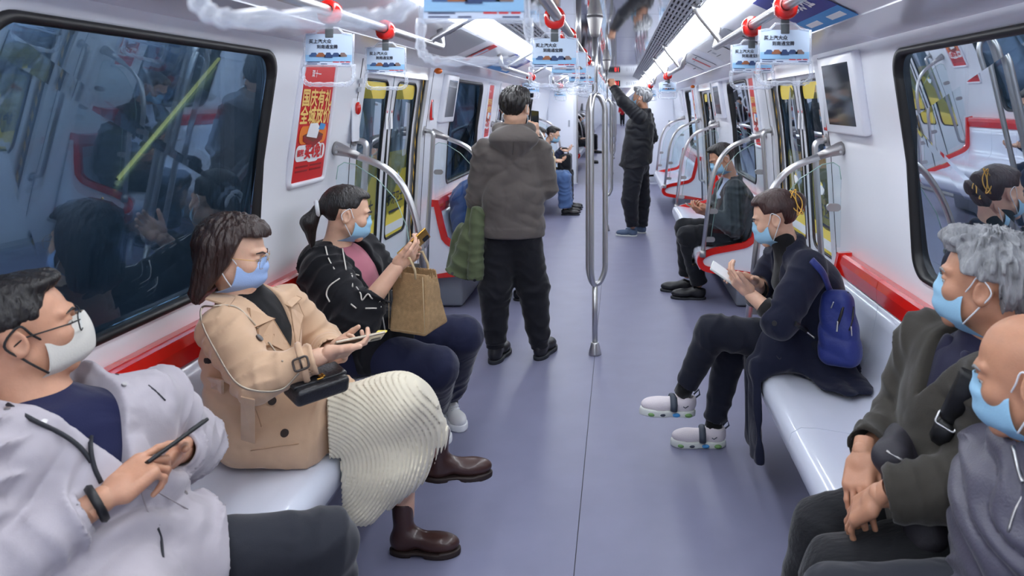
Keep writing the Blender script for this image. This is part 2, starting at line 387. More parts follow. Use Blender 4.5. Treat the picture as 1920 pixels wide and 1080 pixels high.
for s, side in ((-1, 'left'), (1, 'right')):
    wl = bpy.data.meshes.new('x'); b = MB(); flat_wall(b, s, Y0, 14.8, 0, 1.86, .085); wall = b.build('wall_'+side, M_DARK if False else M_GREYP)
    wall['kind'] = 'structure'
    # the backing is opened at windows and doors: it is replaced by a plinth and a head beam
    bpy.data.meshes.remove(wall.data) if False else None
    b = MB()
    flat_wall(b, s, Y0, 14.8, 0, .10, .09); flat_wall(b, s, Y0, 14.8, 1.845, 1.90, .09); wall.data = b.mesh('wall_'+side); wall.data.materials.append(M_GREYP)
    for (y0, y1), (a, c) in zip(BENCHES, WIN[s]):
        b = MB(); I = ring_wall(b, s, y0, y1, .0, 1.86, (a, c, WZ[0], WZ[1])); b.build('wall_panel', M_WALL, wall)
        n_win += 1
        pts = lambda d, k=1.0: [(s*(wx(z)+d), (a+c)/2+(y-(a+c)/2)*k, (WZ[0]+WZ[1])/2+(z-(WZ[0]+WZ[1])/2)*k) for y, z in I]
        shrink = lambda e, d: [(s*(wx(z)+d), y+(-e if y > (a+c)/2 else e)*min(1, abs(y-(a+c)/2)/((c-a)/2-.09)) if abs(y-(a+c)/2) > 1e-6 else y, z+(-e if z > 1.345 else e)*min(1, abs(z-1.345)/.36)) for y, z in I]
        # window: pane at top level of the setting, black rubber frame as its part
        b = MB(); b.prism(shrink(.02, .030), (s*.006, 0, 0)); win = b.build('window_%d' % n_win, M_WIN); win['kind'] = 'structure'
        b = MB(); r0, r1, r2, r3 = pts(.007), shrink(.007, -.003), shrink(.024, .002), shrink(.026, .032)
        rows = [q+[q[0]] for q in (r0, r1, r2, r3)]
        b.grid(rows if s > 0 else [q[::-1] for q in rows]); b.build('window_frame', M_BLACK, win)
    n_d = 0
    for dc in DOORS:
        for q0, q1 in ((dc-1.04, dc-.66), (dc+.66, dc+1.04)):
            q1 = {5.76: 5.76}.get(q1, q1); q0_ = q0
            if dc > 9: q0_, q1 = (8.27, dc-.66) if q0 < dc else (q0, 10.47)
            b = MB(); flat_wall(b, s, q0_, q1); e = q1 if q1 < dc else q0_
            zs = [0, .45, .8, 1.34, 1.86]
            b.grid([[(s*wx(z), e, z) for z in zs], [(s*(wx(z)+.09), e, z) for z in zs]])
            b.build('wall_panel', M_WALL, wall)
            b = MB()
            sy = q1-.10 if q1 < dc else q0_+.10
            for zz0, zz1 in ((.1, 1.8),): b.tube([(s*(wx(z)-.0005), sy, z) for z in (.12, .45, .8, 1.34, 1.82)], .0025, 6)
            b.build('panel_joint', M_DARK, wall)
        b = MB(); b.box((s*1.27, dc, 1.80), (.10, 1.32, .10)); b.build('door_header', M_WALL, wall)
    b = MB(); flat_wall(b, s, Y0, -1.0); b.build('wall_panel', M_WALL, wall)
    b = MB(); flat_wall(b, s, 12.60, 14.8); b.build('wall_panel', M_WALL, wall)
    b = MB(); b.box((s*2.35, 6.5, 1.2), (.05, 17.4, 3.2)); o = b.build('trim_%d' % (1 if s < 0 else 2), M_TUNNEL); o['kind'] = 'structure'
    for k in range(9):
        b = MB(); b.box((s*2.315, -1+k*1.9, 1.2), (.03, .12, 3.2)); b.build('tunnel_rib', M_GREYP, o)
    # doors: two leaves each
    for di, dc in enumerate(DOORS):
        dn = 1+di*2+(0 if s < 0 else 1)
        b = MB(); b.box((s*1.35, dc, .012), (.11, 1.32, .024)); dr = b.build('door_%d' % dn, M_STEEL2); dr['kind'] = 'structure'
        for e in (-1, 1):
            y0, y1 = (dc-.655, dc-.008) if e < 0 else (dc+.008, dc+.655)
            xd = lambda z: wx(z)+.050
            ga, gc = (y0+.10, y1-.075) if e < 0 else (y0+.075, y1-.10)
            b = MB(); I = ring_wall(b, s, y0, y1, .02, 1.80, (ga, gc, .70, 1.72), xd, .07); lf = b.build('door_leaf', M_WALL, dr)
            b = MB(); b.prism([(s*(xd(z)+.014), y, z) for y, z in I], (s*.005, 0, 0)); b.build('door_pane', M_DGLASS, lf)
            b = MB(); r = [(s*(xd(z)+.004), y, z) for y, z in I]; b.tube(r, .008, 6, closed=True); b.build('pane_seal', M_BLACK, lf)
            # yellow poster stuck on the lower half of the pane, and a small one on top
            if di < 2:
                cy = (ga+gc)/2; wy = gc-ga-.02
                b = MB(); o = [(u, v) for u, v in rrect(wy, .56, .06, 5)]
                b.prism([(s*(xd(.985+v)+.0135), cy+u, .985+v) for u, v in o], (-s*.001, 0, 0)); st = b.build('poster', M_YEL, lf)
                ux, uy = np.array((0, -s, 0.)), nrm((s*-.055, 0, 1)); x_ = s*(xd(1.06)+.0118)
                b = MB(); b.disc((s*(xd(1.10)+.0135), cy, 1.10), (-s, 0, .055), .058, 24, .0035); b.build('poster_badge', M_WHITE, st)
                b = MB(); b.box((s*(xd(1.11)+.0095), cy, 1.115), (.001, .045, .035)); b.box((s*(xd(1.08)+.0095), cy+.012, 1.085), (.001, .014, .03)); b.box((s*(xd(1.08)+.0095), cy-.012, 1.085), (.001, .014, .03)); b.build('tooth_mark', M_YEL, st)
                if dc < 8:
                    lettering('poster_lettering', '护牙卫士', .088, (s*(xd(.95)+.012), cy, .945), ux, uy, M_INK, st, .02)
                    plate('poster_bar', (s*(xd(.87)+.012), cy, .865), ux, uy, .26, .016, M_INK, st, .001)
                    plate('poster_foot', (s*(xd(.76)+.012), cy, .755), ux, uy, wy-.02, .06, M_WHITE, st, .001, .02)
                b = MB(); b.prism([(s*(xd(1.66+v)+.0135), cy+u, 1.66+v) for u, v in rrect(wy, .10, .03)], (-s*.001, 0, 0)); b.build('top_sticker', M_YEL, lf)
                plate('warning_label', (s*(xd(1.5)-.001), (gc+.035 if e < 0 else ga-.035), 1.52), (0, -s, 0), (0, 0, 1), .045, .20, M_WHITE, lf, .001)
                b = MB(); b.tube([(s*(xd(1.5)-.0035), (gc+.035 if e < 0 else ga-.035)+.014*math.cos(q), 1.545+.02*math.sin(q)) for q in np.linspace(0, 6.283, 16, False)], .003, 5, closed=True); b.build('warning_ring', M_REDP, lf)
        b = MB(); b.box((s*(wx(.9)+.05), dc, .92), (.02, .016, 1.76), np.array([[1, 0, -s*.06], [0, 1, 0], [s*.06, 0, 1]])); b.build('door_seal', M_BLACK, dr)
        for e in (-1, 1):
            b = MB(); b.tube([(s*(wx(z)+.03), dc+e*.652, z) for z in (.03, .8, 1.34, 1.75)], .010, 6); b.build('edge_seal', M_BLACK, dr)
            b = MB(); b.grid([[(s*(wx(z)+.030), dc+e*.640, z) for z in (.03, .8, 1.34, 1.75)], [(s*(wx(z)+.030), dc+e*.612, z) for z in (.03, .8, 1.34, 1.75)]]); b.build('hazard_strip', M_HAZ, dr)
        b = MB(); b.ball((s*1.14, dc+.62, 1.815), (.03, .03, .022)); b.build('door_lamp', M_ORANGE, dr)
# ---- carriage end with the gangway opening
b = MB()
for x0, x1 in ((-1.40, -.66), (.70, 1.40)): b.box(((x0+x1)/2, 14.83, 1.05), (x1-x0, .06, 2.14))
b.box((.02, 14.83, 2.03), (1.36, .06, .24))
we = b.build('wall_end', M_WALL); we['kind'] = 'structure'
for x in (-1.0, .98):
    b = MB(); b.box((x, 14.785, 1.02), (.50, .02, 1.75), bev=.006); dr = b.build('cabinet_door', M_WALL2, we)
    b = MB(); b.box((x+.17, 14.77, 1.20), (.035, .012, .13)); b.build('latch', M_GREYP, dr)
    b = MB(); b.box((x, 14.785, .12), (.50, .02, .14)); b.build('kick_panel', M_GREYP, we)
b = MB()
for x in (-.67, .71): b.box((x, 14.79, 1.0), (.03, .04, 1.95))
b.build('opening_trim', M_STEEL2, we)
b = MB(); b.box((.02, Y0, 1.05), (2.8, .06, 2.2)); o = b.build('wall_back', M_WALL); o['kind'] = 'structure'
sg = thing('route_display', 'black display with red digits hung above the gangway opening at the carriage end', 'display', (.03, 14.76, 1.94))
b = MB(); b.box((.03, 14.765, 1.99), (.30, .05, .115), bev=.006); b.build('case', M_BLACK, sg)
lettering('led_digits', '81', .105, (.115, 14.738, 1.99), (1, 0, 0), (0, 0, 1), M_LED, sg, .012)
lettering('car_number', '011305', .085, (.42, 14.797, 1.985), (1, 0, 0), (0, 0, 1), M_GREYP, we, .01)
# ---- the train goes on beyond the gangway
b = MB(); b.box((0, (14.8+YF)/2, -.03), (2.7, YF-14.8, .054)); o = b.build('floor_far', M_FLOOR); o['kind'] = 'structure'
b = MB(); b.box((0, (16+YF)/2, 2.2), (2.5, YF-16, .03)); o = b.build('ceiling_far', M_WALL2); o['kind'] = 'structure'
for s, side in ((-1, 'left'), (1, 'right')):
    b = MB(); flat_wall(b, s, 15.8, YF, 0, 1.86); b.grid([[(s*.3, y, 2.12) for y in (15.8, YF)], [(s*.75, y, 2.03) for y in (15.8, YF)], [(s*1.0, y, 1.9) for y in (15.8, YF)], [(s*1.2, y, 1.86) for y in (15.8, YF)]])
    for k in range(2): b.box((s*1.28, 19+k*4.7, 1.3), (.05, 1.2, .9))
    o = b.build('wall_far_'+side, M_WALL); o['kind'] = 'structure'
    for k in range(3):
        b = MB(); b.box((s*1.25, 19+k*4.7, 1.34), (.03, 1.3, .9)); b.build('far_window', M_DARK, o)
    t = thing('ceiling_light', 'light strip on the %s of the next carriage seen through the gangway' % side, 'light', (s*.63, 16, 2.04))
    b = MB(); b.box((s*.62, (16+YF)/2, 2.03), (.14, YF-16.4, .01)); b.build('diffuser', M_LIGHT2, t)
b = MB(); b.box((0, YF, 1.1), (2.7, .05, 2.3)); o = b.build('wall_far_end', M_WALL); o['kind'] = 'structure'
gw = MB()
for k in range(7):
    y = 14.88+k*.14
    for s in (-1, 1): gw.box((s*.78+.02, y, 1.0), (.10, .09, 2.0), bev=.02)
    gw.box((.02, y, 1.98), (1.6, .09, .08), bev=.02)
o = gw.build('trim_3', M_GREYP); o['kind'] = 'structure'
# ---------------------------------------------------------------- benches
SP = [(.775, .300), (.752, .345), (.742, .395), (.752, .432), (.785, .450), (.84, .448), (.95, .430), (1.06, .424), (1.135, .436), (1.180, .475), (1.203, .540), (1.228, .66), (1.243, .745)]
def bench(s, y0, y1, label, near=True, far=True, n=None, group=None):
    t = thing('bench', label, 'bench', (s*1.0, (y0+y1)/2, 0), group)
    n = n or max(2, round((y1-y0)/.52)); w = (y1-y0)/n
    for i in range(n):
        a, c = y0+i*w+.0015, y0+(i+1)*w-.0015
        b = MB(); top = [np.array((s*x, 0, z)) for x, z in SP]
        und = [np.array((s*x, 0, z)) for x, z in ((1.262, .74), (1.25, .60), (1.225, .48), (1.16, .395), (.96, .375), (.82, .330))]
        ring = top+und; m = len(ring)
        A = [p+np.array((0, a, 0)) for p in ring]; C = [p+np.array((0, c, 0)) for p in ring]
        fs = [(k, m+k, m+(k+1) % m, (k+1) % m) for k in range(m)]
        b.add(A+C, fs if s < 0 else [f[::-1] for f in fs], True); b.add(A, [tuple(range(m))]); b.add(C, [tuple(range(m))])
        b.build('seat_panel', M_SEAT, t)
        b = MB(); rp = [(1.236, .742), (1.233, .80), (1.243, .832), (1.262, .838), (1.300, .834), (1.300, .742)]
        b.prism([(s*x, a, z) for x, z in rp], (0, c-a, 0)); b.build('red_top_rail', M_RED, t)
    b = MB(); b.box((s*1.19, (y0+y1)/2, .15), (.26, y1-y0-.06, .28), bev=.02); b.build('heater_cover', M_HEAT, t)
    for k, yy in enumerate(np.linspace(y0+.35, y1-.35, 3)):
        b = MB(); b.prism([(s*.86, yy-.02, .335), (s*1.2, yy-.02, .40), (s*1.25, yy-.02, .28), (s*1.10, yy-.02, .22)], (0, .04, 0)); b.build('bracket', M_STEEL2, t)
    OUT = bez([(1.300, .845), (1.235, .842), (1.165, .552), (1.02, .500), (.86, .470), (.775, .425), (.752, .372), (.80, .305), (.90, .275), (1.31, .235)], 4)
    OUT = [np.array((1.300, .845)), np.array((1.235, .842)), np.array((1.195, .66))]+bez([(1.168, .556), (1.12, .520), (1.02, .497), (.86, .465), (.778, .425), (.752, .370), (.785, .308), (.88, .278), (1.08, .256)], 4)+[np.array((1.31, .235))]
    INN = []
    for i, p in enumerate(OUT):
        a = OUT[max(i-1, 0)]; c = OUT[min(i+1, len(OUT)-1)]; d = nrm(c-a); INN.append(p+np.array((-d[1], d[0]))*(.045 if 0 < i < len(OUT)-1 else .045)*1.0)
    INN[0] = np.array((1.300, .79)); INN[1] = np.array((1.268, .79)); INN[-1] = np.array((1.31, .262))
    for on, yy, d in ((near, y0, -1), (far, y1, 1)):
        if not on: continue
        b = MB(); e = .034*d
        for i in range(len(OUT)-1):
            q = [OUT[i], OUT[i+1], INN[i+1], INN[i]]
            b.prism([(s*p[0], yy, p[1]) for p in q], (0, e, 0))
        ep = b.build('end_frame', M_RED, t)
        b = MB(); b.prism([(s*p[0], yy+.004*d, p[1]) for p in INN], (0, e*.55, 0)); b.build('end_panel', M_WALL2, ep)
    return t
def rail(s, y, label):
    """sloping grab rail at a bench end"""
    t = thing('grab_rail', label, 'handrail', (s*1.27, y, 1.3))
    path = round_path([(s*1.262, y, 1.355), (s*.965, y, 1.245), (s*.86, y, 1.02), (s*.79, y, .42)], .22, 7)
    b = MB(); b.tube(path, .0175, 12); b.build('tube', M_STEEL, t)
    b = MB(); b.tube([(s*1.272, y, 1.357), (s*1.255, y, 1.353), (s*1.20, y, 1.335), (s*1.15, y, 1.315)], [.036, .034, .024, .0185], 12); mt = b.build('wall_mount', M_STEEL2, t)
    b = MB()
    for dz in (-.012, .014): b.disc((s*1.250, y-.034, 1.352+dz), (0, -1, 0), .007, 10, .004)
    b.build('screw', M_STEEL, mt)
    b = MB(); b.tube([(s*.795, y, .46), (s*.79, y, .41)], .024, 12); b.build('foot_socket', M_STEEL2, t)
    g = t
    o = [(1.258, .86), (1.264, 1.20), (1.255, 1.265), (1.225, 1.285), (1.17, 1.275), (1.06, 1.205), (.965, 1.10), (.91, .96), (.855, .56), (.862, .50), (.90, .505), (1.02, .535), (1.14, .57), (1.20, .75), (1.235, .86)]
    b = MB(); b.prism([(s*x, y-.004, z) for x, z in o], (0, .008, 0)); b.build('pane', M_CLEAR, g)
    b = MB(); b.tube([(s*x, y, z) for x, z in o[1:9]], .0022, 6); b.build('polished_edge', M_EDGE, g)
    for (x, z, w) in ((1.225, 1.06, .07), (.87, .76, .075), (.845, .545, .08)):
        b = MB(); q = [(u, v) for u, v in rrect(w, .038, .0185, 5)]
        b.prism([(s*x+u, y-.010, z+v) for u, v in q], (0, .020, 0)); b.build('clamp', M_STEEL2, g)
    return t
def door_handle(s, y, label):
    t = thing('door_handrail', label, 'handrail', (s*1.25, y, .9))
    xw = lambda z: wx(z)
    b = MB(); b.tube(round_path([(s*xw(1.39), y, 1.385), (s*(xw(1.38)-.07), y, 1.375), (s*(xw(.55)-.07), y, .545), (s*xw(.53), y, .530)], .055, 6), .0165, 12); b.build('tube', M_STEEL, t)
    for z in (1.386, .53):
        b = MB(); b.disc((s*(xw(z)+.004), y, z), (-s, 0, 0), .034, 20, .012); b.build('flange', M_STEEL2, t)
M_EDGE = mat('glass_edge', (170, 205, 195), .2)
for s, sd in ((-1, 'left'), (1, 'right')):
    for i, (y0, y1) in enumerate(BENCHES):
        bench(s, y0, y1, ('nearest', 'middle', 'farthest')[i]+' grey bench with red trim against the %s wall' % sd, near=i > 0)
    for y, w in ((3.738, 'at the far end of the nearest %s bench'), (5.702, 'at the near end of the middle %s bench'), (8.328, 'at the far end of the middle %s bench'), (10.412, 'at the near end of the farthest %s bench'), (12.658, 'at the far end of the farthest %s bench')):
        rail(s, y, 'steel grab rail and glass screen '+w % sd)
    for y, w in ((4.00, 'before the first %s door'), (5.44, 'just past the first %s door'), (8.62, 'before the second %s door'), (10.12, 'just past the second %s door')):
        door_handle(s, y, 'upright steel handrail on the wall '+w % sd)
# benches of the next carriage, glimpsed through the gangway
for k in range(3):
    for s, sd in ((-1, 'left'), (1, 'right')):
        y0 = 17.6+k*4.7
        bench(s, y0, y0+2.4, ('first', 'second', 'third')[k]+' bench on the %s of the next carriage beyond the gangway' % sd, n=2)
        for yy, w in ((y0-.06, 'near'), (y0+2.46, 'far')):
            t = thing('grab_rail', "steel rail at the %s end of the next carriage's %s %s bench" % (w, ('first', 'second', 'third')[k], sd), 'handrail', (s*1.2, yy, 1.3))
            b = MB(); b.tube(round_path([(s*1.262, yy, 1.355), (s*.965, yy, 1.245), (s*.86, yy, 1.02), (s*.79, yy, .42)], .22, 4), .0175, 8); b.build('tube', M_STEEL, t)
# ---------------------------------------------------------------- centre poles
PN = ['nearest', 'second', 'third', 'fourth', 'fifth', 'sixth']
for k, y in enumerate((4.706, 9.32, 17.0, 21.7, 26.4)):
    t = thing('pole', PN[k]+' steel floor-to-ceiling pole that splits into three bars', 'pole', (0, y, 0))
    for a in (12, 132, 252):
        c, s_ = .066*math.cos(math.radians(a)), .066*math.sin(math.radians(a))
        b = MB(); b.tube(round_path([(0, y, .44), (c*.5, y+s_*.5, .452), (c, y+s_, .52), (c, y+s_, 1.56), (c*.5, y+s_*.5, 1.628), (0, y, 1.64)], .08, 6), .0172, 12); b.build('bar', M_STEEL, t)
    b = MB(); b.tube([(0, y, .05), (0, y, .46)], .0172, 12); b.build('foot_tube', M_STEEL, t)
    b = MB(); b.tube([(0, y, 1.62), (0, y, 2.02)], .0172, 12); b.build('head_tube', M_STEEL, t)
    b = MB(); b.tube([(0, y, .0), (0, y, .012), (0, y, .07), (0, y, .078)], [.040, .039, .025, .022], 20); b.build('floor_socket', M_STEEL, t)
    b = MB(); b.tube([(0, y, 2.0), (0, y, 2.02), (0, y, 2.115), (0, y, 2.13)], [.024, .030, .050, .052], 20); b.build('ceiling_socket', M_STEEL2, t)
# ---------------------------------------------------------------- overhead bars
ZB = 1.875
t = thing('overhead_bar', 'long steel bar under the middle of the ceiling carrying a row of straps', 'handrail', (-.06, .2, ZB))
b = MB(); b.tube([(-.06, -.3, ZB), (-.06, 14.3, ZB)], .0175, 14); b.build('bar', M_STEEL, t)
for y in (1.6, 3.9, 6.9, 8.2, 10.7, 12.9, 14.2):
    b = MB(); b.tube([(-.06, y, ZB), (-.06, y, 2.13)], .014, 10); b.build('hanger', M_STEEL, t)
BAR = {-1: -.775, 1: .655}
for s, sd in ((-1, 'left'), (1, 'right')):
    for i, (y0, y1) in enumerate(((.9, 3.92), (5.92, 8.12), (10.6, 12.45))):
        x = BAR[s]; dn = 1
        t = thing('overhead_bar', ('nearest', 'middle', 'farthest')[i]+' overhead steel bar with upturned ends on the %s side' % sd, 'handrail', (x, y0, ZB))
        xo = x+s*.02
        b = MB(); b.tube(round_path([(xo, y0-.02, ZB+.105), (x, y0, ZB), (x, y1, ZB), (xo, y1+.02, ZB+.105)], .05, 5), .0175, 12); b.build('bar', M_STEEL, t)
        for y in (y0+.25, y1-.25):
            b = MB(); b.tube(round_path([(s*.52, y+.02, 2.075), (s*.545, y+.02, 2.02), (x-s*.01, y, ZB+.02), (x, y, ZB)], .06, 5), .0155, 12); b.build('hanger', M_STEEL, t)
# ---------------------------------------------------------------- strap handles
def car_shape(b, c, w, h):
    """small side view of a car as flat print"""
    x0, z0 = c[0], c[2]; y = c[1]
    o = [(-.5, 0), (-.5, .45), (-.36, .55), (-.24, .98), (.20, 1.), (.36, .58), (.5, .45), (.5, 0)]
    b.prism([(x0+u*w, y, z0+v*h) for u, v in o], (0, -.0008, 0))
M_CARS = [mat('printed_car_%d' % i, c, .5) for i, c in enumerate(((62, 92, 140), (150, 92, 60), (44, 66, 110), (52, 74, 116), (128, 108, 104)))]
def strap(x, y, z, label, detail=2, tilt=0.):
    t = thing('strap_handle', label, 'strap', (x, y, z), 'advert straps on the overhead bars')
    P = lambda u, w, v=0.: (x+u+tilt*w, y+v, z+w)
    b = MB(); n = 18
    rows = []
    for (dv, ro) in ((-.024, .019), (-.024, .030), (-.017, .0345), (.017, .0345), (.024, .030), (.024, .019)):
        rows.append([P(ro*math.sin(2*math.pi*k/n)*(1.03), ro*math.cos(2*math.pi*k/n)-(.010 if (ro > .02 and math.cos(2*math.pi*k/n) < -.3) else 0), dv) for k in range(n+1)])
    b.grid(rows); b.build('clamp', M_RED, t)
    b = MB(); b.box(P(0, -.060), (.026, .006, .052), bev=.002); b.build('webbing', M_WEB, t)
    b = MB(); b.tube([P(u, v-.066) for u, v in ((-.072, -.010), (-.045, -.006), (-.030, .010), (.030, .010), (.045, -.006), (.072, -.010))], .0040, 6)
    # holder: clear frame about the card, and the grip below it
    for sd in (-1, 1): b.tube([P(sd*.0775, -.074), P(sd*.0790, -.178)], .0038, 6)
    gp = round_path([P(-.079, -.172), P(-.083, -.236), P(.083, -.236), P(.079, -.172)], .032, 6)
    b.tube([P(-.078, -.176), P(.078, -.176)], .0042, 6)
    fine = []
    for i in range(len(gp)-1):
        for q in np.arange(0, 1, .12 if np.linalg.norm(gp[i+1]-gp[i]) > .08 else .5): fine.append(gp[i]+(gp[i+1]-gp[i])*q)
    fine.append(gp[-1])
    b.tube(fine, [.0072+.0016*math.sin(i*2.1) for i in range(len(fine))], 10, flat=((0, 1, 0), .8)); b.build('grip_frame', M_ACRYL, t)
    if detail == 0: 
        plate('advert_card', P(0, -.124), (1, 0, 0), (0, 0, 1), .150, .100, M_CARD, t, 0, th=.0012); return t
    cd = plate('advert_card', P(0, -.124), (1, 0, 0), (0, 0, 1), .150, .100, M_CARD, t, -.0006, th=.0012)
    ux, uy = (1, 0, -0.), (tilt, 0, 1)
    plate('blue_band', P(0, -.152), ux, uy, .148, .022, M_SKYP, cd, .0008)
    plate('white_foot', P(0, -.1675), ux, uy, .148, .011, M_PALEP, cd, .0008)
    for i, (u, w) in enumerate(((-.047, .030), (-.024, .030), (.0, .026), (.024, .030), (.046, .026))):
        b = MB(); car_shape(b, P(u, -.1475-(.003 if i == 2 else 0), -.0014-(.0008 if i in (1, 2) else 0)), w, .0135 if i != 2 else .017); b.build('printed_car', M_CARS[i], cd)
    if detail >= 2:
        lettering('card_lettering', '买上汽大众', .0145, P(-.028, -.099, -.0005), ux, uy, M_INK, cd, .035)
        lettering('card_lettering', '到南通宝腾', .0135, P(-.005, -.116, -.0005), ux, uy, M_INK, cd, .03)
        b = MB()
        for u, v, w in ((-.048, -.1645, .04), (-.052, -.1700, .032), (-.014, -.1700, .02), (.055, -.1700, .026)): b.box(P(u, v, -.0018), (w, .0006, .0022))
        b.build('fine_print', M_NAVYP, cd)
        b = MB()
        for u, w in ((.024, .020), (.044, .014), (.062, .014)): b.box(P(u, -.1640, -.0018), (w, .0006, .0026))
        b.build('fine_print', M_REDP, cd)
    else:
        plate('printed_line', P(-.028, -.099), ux, uy, .055, .009, M_INK, cd, .0008); plate('printed_line', P(-.005, -.114), ux, uy, .055, .008, M_INK, cd, .0008)
    return t
M_WEB = mat('grey_webbing', (88, 94, 98), .7)
M_SKYP = mat('sky_blue_print', (146, 192, 230), .45); M_PALEP = mat('pale_print', (206, 218, 238), .45)
ORD = ['first',  'second', 'third', 'fourth', 'fifth', 'sixth', 'seventh', 'eighth', 'ninth', 'tenth', 'eleventh', 'twelfth', 'thirteenth', 'fourteenth', 'fifteenth', 'sixteenth', 'seventeenth', 'eighteenth', 'nineteenth', 'twentieth', 'twenty-first', 'twenty-second', 'twenty-third', 'twenty-fourth']
for k, y in enumerate((.56, 1.11, 2.55, 3.25, 4.40, 5.02, 5.55, 6.05, 6.55, 7.05, 7.55, 8.05, 8.55, 9.4, 9.9, 10.4, 10.95, 11.5, 12.0, 12.5, 13.1, 13.7)):
    lb = {0: 'blurred clear strap grip hanging closest to the viewer on the middle bar', 1: 'large clear strap with advert card, second on the middle bar'}.get(k, 'clear strap with blue advert card, %s along the middle bar' % ORD[k])
    strap(-.068 if k else -.085, y, ZB+(.0 if k else .0), lb, 2 if k < 6 else (1 if k < 13 else 0), (.01, -.02, .015, -.01)[k % 4])
for s, sd, ys in ((-1, 'left', (2.39, 2.96, 7.75, 8.0, 11.6, 12.0)), (1, 'right', (2.26, 2.84, 7.55, 7.86, 11.6, 12.0))):
    for k, y in enumerate(ys):
        strap(BAR[s], y, ZB+.0, 'clear strap with advert card on the %s side bar, %s from the viewer' % (sd, ORD[k]), 2 if k < 2 else 1, (.02, -.015, .01)[k % 3])
# ---------------------------------------------------------------- things fixed to the walls
def wall_poster(s, y0, y1, z0, z1, label):
    t = thing('poster_frame', label, 'poster', (s*wx((z0+z1)/2), (y0+y1)/2, z0))
    tl = nrm((s*(wx(z1)-wx(z0)), 0, z1-z0)); c = np.array((s*(wx((z0+z1)/2)-.008), (y0+y1)/2, (z0+z1)/2)); ux = np.array((0, -s, 0.)); w, h = y1-y0, z1-z0
    n = np.cross(ux, tl)
    b = MB(); o = rrect(w, h, .025, 4); ri = [c+ux*u*.94+tl*v*.97+n*.004 for u, v in o]; ro = [c+ux*u+tl*v for u, v in o]
    b.tube(ro, .014, 8, closed=True); b.build('frame', M_WALL2, t)
    b = MB(); b.prism([c+ux*u+tl*v-n*.004 for u, v in rrect(w-.005, h-.005, .02)], n*.006); ps = b.build('sheet', M_REDP, t)
    L = lambda u, v: c+ux*u*w+tl*v*h+n*.003
    if True:
        lettering('lettering', '国庆有礼', w*.22, L(.02, .165), ux, tl, M_GOLD, ps, .03)
        lettering('lettering', '全城放价', w*.22, L(.02, .028), ux, tl, M_GOLD, ps, .03)
        lettering('lettering', '双十一', w*.09, L(-.10, .36), ux, tl, M_WHITE, ps, .02)
        plate('bubble', L(.0, -.255), ux, tl, w*.84, h*.125, M_WHITE, ps, .0008, .03)
        plate('bubble', L(.08, -.25), ux, tl, w*.40, h*.165, M_WHITE, ps, .0009, .04)
        lettering('lettering', '买4免1', w*.185, L(.09, -.255), ux, tl, M_REDP, ps, .05, .004)
        lettering('lettering', '套院', w*.09, L(-.30, -.255), ux, tl, M_REDP, ps, .03, .004)
        for q in (-.36, -.395):
            for u in (-.2, .2): plate('small_print', L(u, q), ux, tl, w*.34, h*.014, M_DARKRED, ps, .0008)
        # the pictured gift box with a car and parcels
        plate('orange_glow', L(.02, -.115), ux, tl, w*.78, h*.14, M_ORANGEP, ps, .0005, .03)
        b = MB(); q = lambda u, v: L(u*.95, v*.72-.075)+n*.0025
        b.prism([q(-.3, -.06), q(.02, -.14), q(.32, -.06), q(.02, .0)], n*.0008); b.build('pictured_box', M_BROWNP, ps)
        b = MB(); b.prism([q(-.3, -.06), q(-.28, -.12), q(.02, -.20), q(.02, -.14)], n*.001); b.prism([q(.32, -.06), q(.30, -.12), q(.02, -.20), q(.02, -.14)], n*.0009); b.build('pictured_box', M_DARKRED, ps)
        b = MB(); b.prism([q(-.2, -.07), q(.12, -.10), q(.18, .02), q(.10, .07), q(-.12, .07)], n*.0016); b.build('pictured_car', M_WHITE, ps)
        b = MB(); b.prism([q(.14, .0), q(.32, -.01), q(.36, .05), q(.2, .07)], n*.002); b.build('pictured_parcel', M_BLUEP, ps)
    return t
M_DARKRED = mat('dark_red_print', (150, 24, 26), .45); M_ORANGEP = mat('orange_print', (240, 130, 40), .45); M_BROWNP = mat('brown_print', (120, 52, 36), .45)
wall_poster(-1, 3.22, 3.60, 1.215, 1.795, 'framed red sales poster with gold lettering beside the large left window')
wall_poster(-1, 7.82, 8.15, 1.215, 1.795, 'red framed poster past the middle left window')
wall_poster(1, 5.84, 6.10, 1.235, 1.80, 'red framed poster on the right wall before the middle window')
wall_poster(1, 10.52, 10.78, 1.235, 1.80, 'red framed poster on the right wall above the farthest bench')
def wall_screen(s, y0, y1, label):
    t = thing('wall_screen', label, 'screen', (s*wx(1.6), (y0+y1)/2, 1.43))
    tl = nrm((s*(wx(1.82)-wx(1.43)), 0, .39)); c = np.array((s*(wx(1.625)-.018), (y0+y1)/2, 1.625)); ux = np.array((0, -s, 0.)); n = np.cross(ux, tl); R = np.stack([ux, tl, n], 1)
    b = MB(); b.box(c, (y1-y0, .385, .045), R, bev=.012); b.build('case', M_WALL2, t)
    plate('display', c, ux, tl, (y1-y0)*.74, .295, M_SCREEN, t, .0228, 0, .001)
wall_screen(1, 3.27, 3.84, 'white framed dark screen on the right wall above the grab rail mount')
wall_screen(1, 7.66, 8.22, 'small white framed screen on the right wall beyond the middle window')
wall_screen(-1, 5.80, 6.20, 'white framed grey screen on the left wall before the middle window')
wall_screen(-1, 10.5, 10.9, 'white framed screen on the left wall above the farthest bench')
wall_screen(1, 12.3, 12.8, 'white framed screen on the right wall near the carriage end')
def sos(s, y, z, label):
    t = thing('emergency_panel', label, 'panel', (s*wx(z), y, z-.06))
    b = MB(); b.box((s*(wx(z)-.006), y, z), (.014, .065, .155), bev=.005); b.build('frame', M_RED, t)
    b = MB(); b.box((s*(wx(z)-.0135), y, z), (.003, .042, .120)); b.build('cover', M_GREYP, t)
sos(1, 3.93, 1.515, 'red framed emergency box on the right wall beside the white screen')
